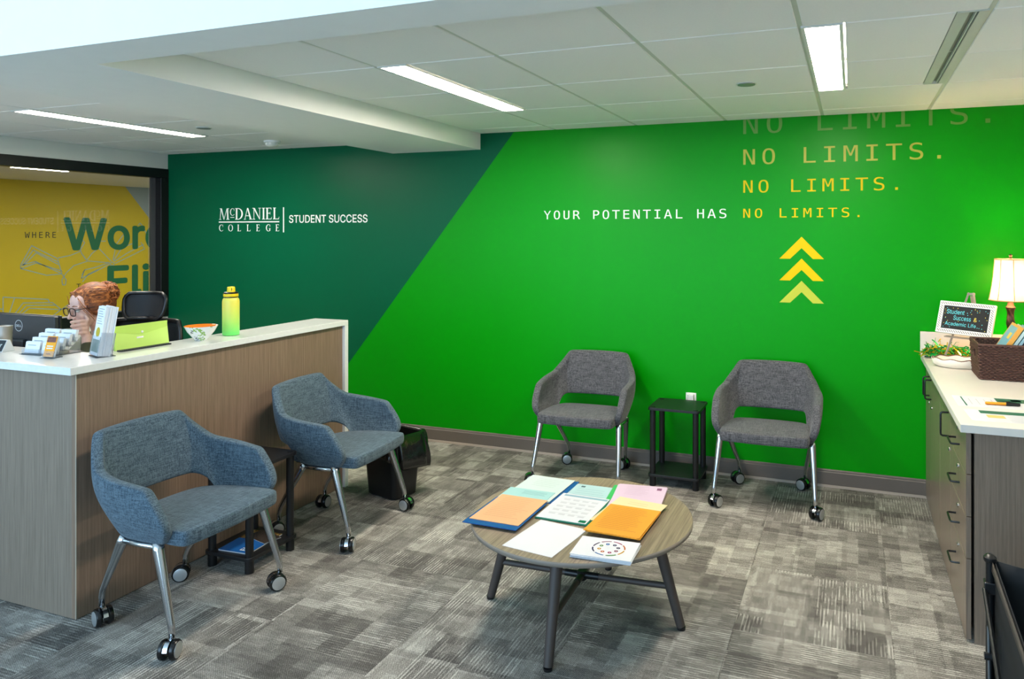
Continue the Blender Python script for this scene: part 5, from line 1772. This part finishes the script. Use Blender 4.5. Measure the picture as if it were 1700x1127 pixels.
def curved(w0, w1, z0, z1, y0, y1, bow, nx=12, nz=8, rnd=.25):
    rows_ = []
    for i in range(nz + 1):
        k = i / nz
        z = lerp(z0, z1, k)
        e = 1 - rnd * abs(2 * k - 1) ** 4
        ww = lerp(w0, w1, k) * e / 2
        rows_.append([Vector((ww * (2 * j / nx - 1), lerp(y0, y1, k) - bow * (2 * j / nx - 1) ** 2 + bow * .0, z)) for j in range(nx + 1)])
    return rows_


def net_panel(name, rows_, parent, m, th=.004):
    mb = MB()
    c = len(rows_[0])
    mb.add([p for r in rows_ for p in r], [(i * c + j, i * c + j + 1, (i + 1) * c + j + 1, (i + 1) * c + j) for i in range(len(rows_) - 1) for j in range(c - 1)])
    o = mb.build(name, m, parent, smooth=True)
    s = o.modifiers.new('solid', 'SOLIDIFY')
    s.thickness = th
    s.offset = 0
    rim = list(rows_[0]) + [r[-1] for r in rows_[1:]] + list(reversed(rows_[-1][:-1])) + [r[0] for r in reversed(rows_[1:-1])]
    return o, rim


o, rim = net_panel('headrest', curved(.27, .31, 1.10, 1.255, .235, .265, .05), t, NET)
MB().tube(rim, .011, 8, closed=True).build('headrest_frame', BLACKP, t, smooth=True)
o, rim = net_panel('backrest', curved(.46, .50, .56, 1.085, .21, .29, .06, nz=12, rnd=.14), t, NET)
MB().tube(rim, .014, 8, closed=True).build('back_frame', BLACKP, t, smooth=True)
MB().tube([(0, .25, .50), (0, .325, .65), (0, .32, .95), (0, .29, 1.12), (0, .28, 1.18)], [.03, .028, .022, .016, .014], 10).build('spine', BLACKP, t, smooth=True)
MB().box(-.25, .25, -.24, .24, .40, .46).build('seat', mat('seat_black', (28, 28, 30), .9), t, bevel=.03)
MB().lathe([(.03, .10), (.03, .40)], 16).build('gas_lift', BLACKM, t)
for k in range(5):
    a = R(72 * k + 10)
    MB().tube([(0, 0, .10), (.28 * math.cos(a), .28 * math.sin(a), .075)], [.028, .018], 10).build('base_arm', BLACKP, t)
    MB().ball((.28 * math.cos(a), .28 * math.sin(a), .03), .03).build('caster', RUBBER, t, smooth=True)

# ------------------------------------------------------------------ person at the desk
person = thing('person', 'person with auburn hair in a bun and dark glasses, chin resting on one hand', 'person', (-4.285, 3.10, 0), R(-8))
SKIN = mat('skin', (230, 188, 174), 0.55, var=0.04, vs=30)
OLIVE = mat('olive_knit', (72, 74, 52), 0.9, var=0.12, vs=60)
JEAN = mat('dark_trousers', (36, 38, 44), 0.9)
HC = Vector((0, -.03, 1.19))
HM = tr(*HC) @ rot('X', 10) @ Matrix.Scale(1.07, 4)


def cap(mb, a, b, ra, rb, seg=12):
    a, b = Vector(a), Vector(b)
    mb.tube([a, a.lerp(b, .5), b], [ra, (ra + rb) / 2, rb], seg)
    mb.ball(a, ra, seg, 8)
    mb.ball(b, rb, seg, 8)


def hp(x, y, z):
    return HM @ Vector((x, y, z))


def hb(mb, c, r, seg=20, ring=14):
    mb.ball(hp(*c), r, seg, ring, HM.to_3x3())


b = MB()
hb(b, (0, .012, .022), (.074, .094, .098))            # cranium
hb(b, (0, -.045, .035), (.062, .048, .060))           # forehead
hb(b, (0, -.042, -.040), (.060, .056, .066))          # mid face
hb(b, (0, -.052, -.078), (.046, .044, .040))          # jaw
hb(b, (0, -.083, -.098), (.020, .018, .017))          # chin
for s in (-1, 1):
    hb(b, (s * .030, -.066, -.034), (.027, .025, .028))   # cheek
    hb(b, (s * .030, -.086, .016), (.026, .012, .010))    # brow
    hb(b, (s * .075, .004, -.010), (.009, .022, .032), 12, 10)   # ear
    hb(b, (s * .012, -.100, -.042), (.009, .010, .008), 12, 8)   # nostril wing
cap(b, hp(0, -.090, .008), hp(0, -.117, -.036), .0075, .0115)    # nose
hb(b, (0, -.094, -.066), (.022, .012, .0075), 14, 8)
hb(b, (0, -.092, -.077), (.019, .012, .0075), 14, 8)
cap(b, hp(0, .03, -.07), (.022, .035, .965), .050, .056, 16)        # neck
# left hand under the mouth, fingers folded
FC = Vector((.054, -.098, -.088))            # centre of the closed hand, beside the mouth
hR = Vector((.462, .887, 0))                 # along the fingers, back towards the ear
hN = Vector((.887, -.462, 0))                # away from the face
hZ = Vector((0, 0, 1))


def hq(r, n, z):
    return HM @ (FC + hR * r + hN * n + hZ * z)


b.ball(hq(.012, -.012, -.010), (.024, .030, .042), 20, 14, HM.to_3x3())
for i in range(4):
    z = .032 - .0222 * i
    rr = (.0090, .0094, .0092, .0082)[i]
    ln = (.034, .036, .033, .026)[i]
    cap(b, hq(.026, .000, z - .006), hq(.004, .014, z), rr * 1.05, rr * 1.08, 12)
    cap(b, hq(.004, .014, z), hq(-ln, .006, z + .001), rr * 1.05, rr, 12)
    cap(b, hq(-ln, .006, z + .001), hq(-ln + .006, -.018, z - .001), rr, rr * .86, 12)
cap(b, hq(.022, -.004, .004), hq(.040, -.004, .030), .0115, .0105, 12)
cap(b, hq(.040, -.004, .030), hq(.034, -.010, .052), .0100, .0085, 12)
cap(b, hq(.014, -.012, -.035), hq(.020, -.012, -.070), .024, .025, 14)
W = hq(.020, -.012, -.070)
E_ = Vector((.185, -.130, .800))
cap(b, W, E_, .027, .042, 14)
SL, SR = Vector((.200, .045, .955)), Vector((-.130, .045, .955))
cap(b, E_, SL, .045, .055, 14)
E2 = Vector((-.235, -.08, .77))
W2 = Vector((-.12, -.30, .785))
cap(b, SR, E2, .055, .043, 14)
cap(b, E2, W2, .042, .027, 14)
for i in range(4):
    x0 = -.135 + .018 * i
    cap(b, (x0 + .012, -.325, .785), (x0 + .028, -.385 + .004 * abs(i - 1), .775), .011, .009, 10)
    cap(b, (x0 + .028, -.385 + .004 * abs(i - 1), .775), (x0 + .034, -.412 + .006 * abs(i - 1), .762), .009, .0075, 10)
cap(b, (-.092, -.315, .780), (-.058, -.350, .772), .0115, .009, 10)
b.ball((-.105, -.325, .785), (.042, .045, .016), 14, 10)
# trunk and legs
b.ball((.045, .050, .90), (.175, .090, .075), 20, 12)
b.ball((.075, .050, .78), (.150, .105, .180), 20, 12)
b.ball((.130, .055, .56), (.165, .120, .105), 20, 12)
for s in (-1, 1):
    cap(b, (s * .085 + .13, .03, .545), (s * .10 + .13, -.36, .535), .078, .058, 14)
    cap(b, (s * .10 + .13, -.36, .535), (s * .10 + .13, -.34, .10), .055, .038, 14)
    cap(b, (s * .10 + .13, -.33, .045), (s * .105 + .13, -.47, .035), .036, .026, 12)
link_mesh('body', remeshed(b, .0034, 4), SKIN, person)

c = MB()
c.ball((.045, .050, .90), (.190, .102, .082), 20, 12)
c.ball((.075, .050, .78), (.165, .118, .185), 20, 12)
c.ball((.120, .055, .60), (.176, .130, .10), 20, 12)
cap(c, (.012, .034, .985), (.030, .036, .93), .064, .085, 16)
cap(c, W.lerp(E_, .28), E_, .041, .054, 14)
cap(c, E_, SL, .057, .068, 14)
cap(c, SR, E2, .068, .055, 14)
cap(c, E2, E2.lerp(W2, .85), .054, .038, 14)
link_mesh('sweater', remeshed(c, .007, 4), OLIVE, person)
c = MB()
c.ball((.132, .055, .545), (.172, .127, .100), 20, 12)
for s in (-1, 1):
    cap(c, (s * .085 + .13, .03, .545), (s * .10 + .13, -.36, .535), .086, .066, 14)
    cap(c, (s * .10 + .13, -.36, .535), (s * .10 + .13, -.34, .14), .064, .050, 14)
link_mesh('trousers', remeshed(c, .009, 4), JEAN, person)
for s in (-1, 1):
    sh_ = MB()
    sh_.ball((s * .10 + .13, -.35, .04), (.044, .06, .040), 14, 10)
    sh_.ball((s * .104 + .13, -.43, .033), (.043, .075, .033), 14, 10)
    link_mesh('shoe', remeshed(sh_, .007, 3), BLACKP, person)

# hair: cap over the skull, gathered into a bun, with separate locks
HAIR = NT('auburn_hair')
v_ = HAIR.coord('Object', (1.0, .22, .6))
HAIR.base(HAIR.ramp(HAIR.noise(v_, 130, 3), [(.3, lin((88, 46, 26))), (.5, lin((120, 66, 34))), (.72, lin((156, 92, 48)))]), .6)
HAIR = HAIR.m
HAIRL = NT('auburn_hair_locks')
HAIRL.base(HAIRL.ramp(HAIRL.noise(HAIRL.coord('Object', (1, .15, .5)), 150, 2), [(.35, lin((92, 46, 22))), (.52, lin((156, 86, 40))), (.68, lin((206, 128, 66)))]), .6)
HAIRL = HAIRL.m
h = MB()
hb(h, (0, .024, .034), (.083, .100, .098))
hb(h, (0, .060, -.010), (.072, .062, .080))
hb(h, (0, .100, .052), (.060, .052, .056))
hb(h, (0, .085, .0), (.058, .050, .070))
for s in (-1, 1):
    hb(h, (s * .060, .010, .010), (.026, .060, .065))
hair_me = remeshed(h, .006, 4)
hair = link_mesh('hair', hair_me, HAIR, person)
rd = random.Random(21)
st = MB()
for k in range(150):
    s = -1 if k % 2 else 1
    u = rd.random()
    # start along the parting and hairline, sweep back over the side to the bun
    st0 = Vector((s * (.004 + .050 * u), -.088 + .030 * u + rd.uniform(-.004, .004), .098 - .070 * u))
    side = .084 + rd.uniform(-.002, .006)
    mid = Vector((s * side * (.55 + .45 * u), -.020 + .05 * rd.random(), .105 - .120 * u + rd.uniform(-.008, .008)))
    mid2 = Vector((s * (.060 + .020 * u), .062, .070 - .080 * u + rd.uniform(-.01, .01)))
    end = Vector((s * rd.uniform(.0, .035), .105 + rd.uniform(-.01, .02), .050 + rd.uniform(-.035, .035)))
    pts = []
    for q in range(11):
        tt = q / 10
        p = st0 * (1 - tt) ** 3 + 3 * mid * tt * (1 - tt) ** 2 + 3 * mid2 * tt * tt * (1 - tt) + end * tt ** 3
        d = Vector((p.x, p.y - .02, p.z - .03))
        e = math.sqrt((d.x / .085) ** 2 + (d.y / .103) ** 2 + (d.z / .100) ** 2)
        if e < 1.0 and tt < .8:
            d = d / max(e, .2)
            p = Vector((d.x, d.y + .02, d.z + .03))
        pts.append(hp(*p))
    st.tube(pts, [.0016] + [.0034] * 9 + [.0018], 5)
for k in range(110):
    a0 = rd.uniform(0, 2 * PI)
    ax = Vector((rd.gauss(0, 1), rd.gauss(0, 1), rd.gauss(0, 1))).normalized()
    uu = ax.orthogonal().normalized()
    ww = ax.cross(uu)
    pts = []
    for q in range(9):
        a = a0 + q * .38
        dv = (uu * math.cos(a) + ww * math.sin(a)).normalized()
        p = Vector((0, .100, .052)) + Vector((dv.x * .061, dv.y * .054, dv.z * .058)) * (1 + .12 * math.sin(q * .9 + k))
        pts.append(hp(*p))
    st.tube(pts, [.0012] + [.0036] * 7 + [.001], 5)
for k in range(10):
    s = 1 if k % 2 else -1
    z0 = rd.uniform(.02, .07)
    st.tube([hp(s * .05, -.082, z0 + .02), hp(s * (.068 + rd.uniform(0, .01)), -.070, z0 - .03), hp(s * (.078 + rd.uniform(0, .01)), -.045, z0 - .07), hp(s * .080, -.03, z0 - .10)], [.0012, .002, .0016, .0006], 5)
st.build('hair_locks', HAIRL, hair, smooth=True)
# glasses
GL = mat('tortoise_frame', (44, 24, 26), .25)
gt = MB()
for s in (-1, 1):
    ring = []
    for q in range(28):
        a = 2 * PI * q / 28
        ca, sa = math.cos(a), math.sin(a)
        f = (abs(ca) ** 3.2 + abs(sa) ** 3.2) ** (-1 / 3.2)
        ring.append(hp(s * .034 + .026 * f * ca, -.112 + .10 * (abs(s * .034 + .026 * f * ca) ** 2) * 4, -.006 + .021 * f * sa))
    gt.tube(ring, .0028, 6, closed=True)
    gt.tube([hp(s * .060, -.108, .006), hp(s * .076, -.06, .006), hp(s * .082, .0, .002), hp(s * .080, .03, -.015)], .0024, 6)
gt.tube([hp(-.009, -.112, .002), hp(0, -.116, .005), hp(.009, -.112, .002)], .0026, 6)
gl_o = gt.build('glasses', GL, person, smooth=True)
for s in (-1, 1):
    lens = []
    for q in range(20):
        a = 2 * PI * q / 20
        lens.append(hp(s * .034 + .025 * math.cos(a), -.1085, -.006 + .020 * math.sin(a)))
    mb = MB()
    mb.add(lens, [tuple(range(20))])
    mb.build('lens', GLASS, gl_o)
    eye = MB()
    eye.ball(hp(s * .031, -.083, -.003), .0125, 14, 10)
    eo = eye.build('eye', mat('eye_white', (232, 228, 224), .2), person, smooth=True)
    ir = MB()
    ir.ball(hp(s * .031 - .002, -.0925, -.005), .0055, 12, 8)
    ir.build('iris', mat('iris_dark', (54, 44, 36), .15), eo, smooth=True)
    eb = MB()
    eb.tube([hp(s * .014, -.099, .020), hp(s * .030, -.100, .026), hp(s * .050, -.088, .022)], [.002, .003, .001], 6)
    eb.build('eyebrow', HAIR, person, smooth=True)
    ld = MB()
    ld.tube([hp(s * .019, -.094, .000), hp(s * .031, -.0965, .006), hp(s * .044, -.090, .001)], [.001, .002, .001], 6)
    ld.build('eyelid', mat('lid_shadow', (150, 100, 90), .6), person, smooth=True)
lp = MB()
lp.ball(hp(0, -.1015, -.0665), (.018, .006, .0045), 14, 8, HM.to_3x3())
lp.ball(hp(0, -.0995, -.0765), (.016, .006, .0050), 14, 8, HM.to_3x3())
lp.build('lips', mat('lips', (196, 122, 116), .45), person, smooth=True)
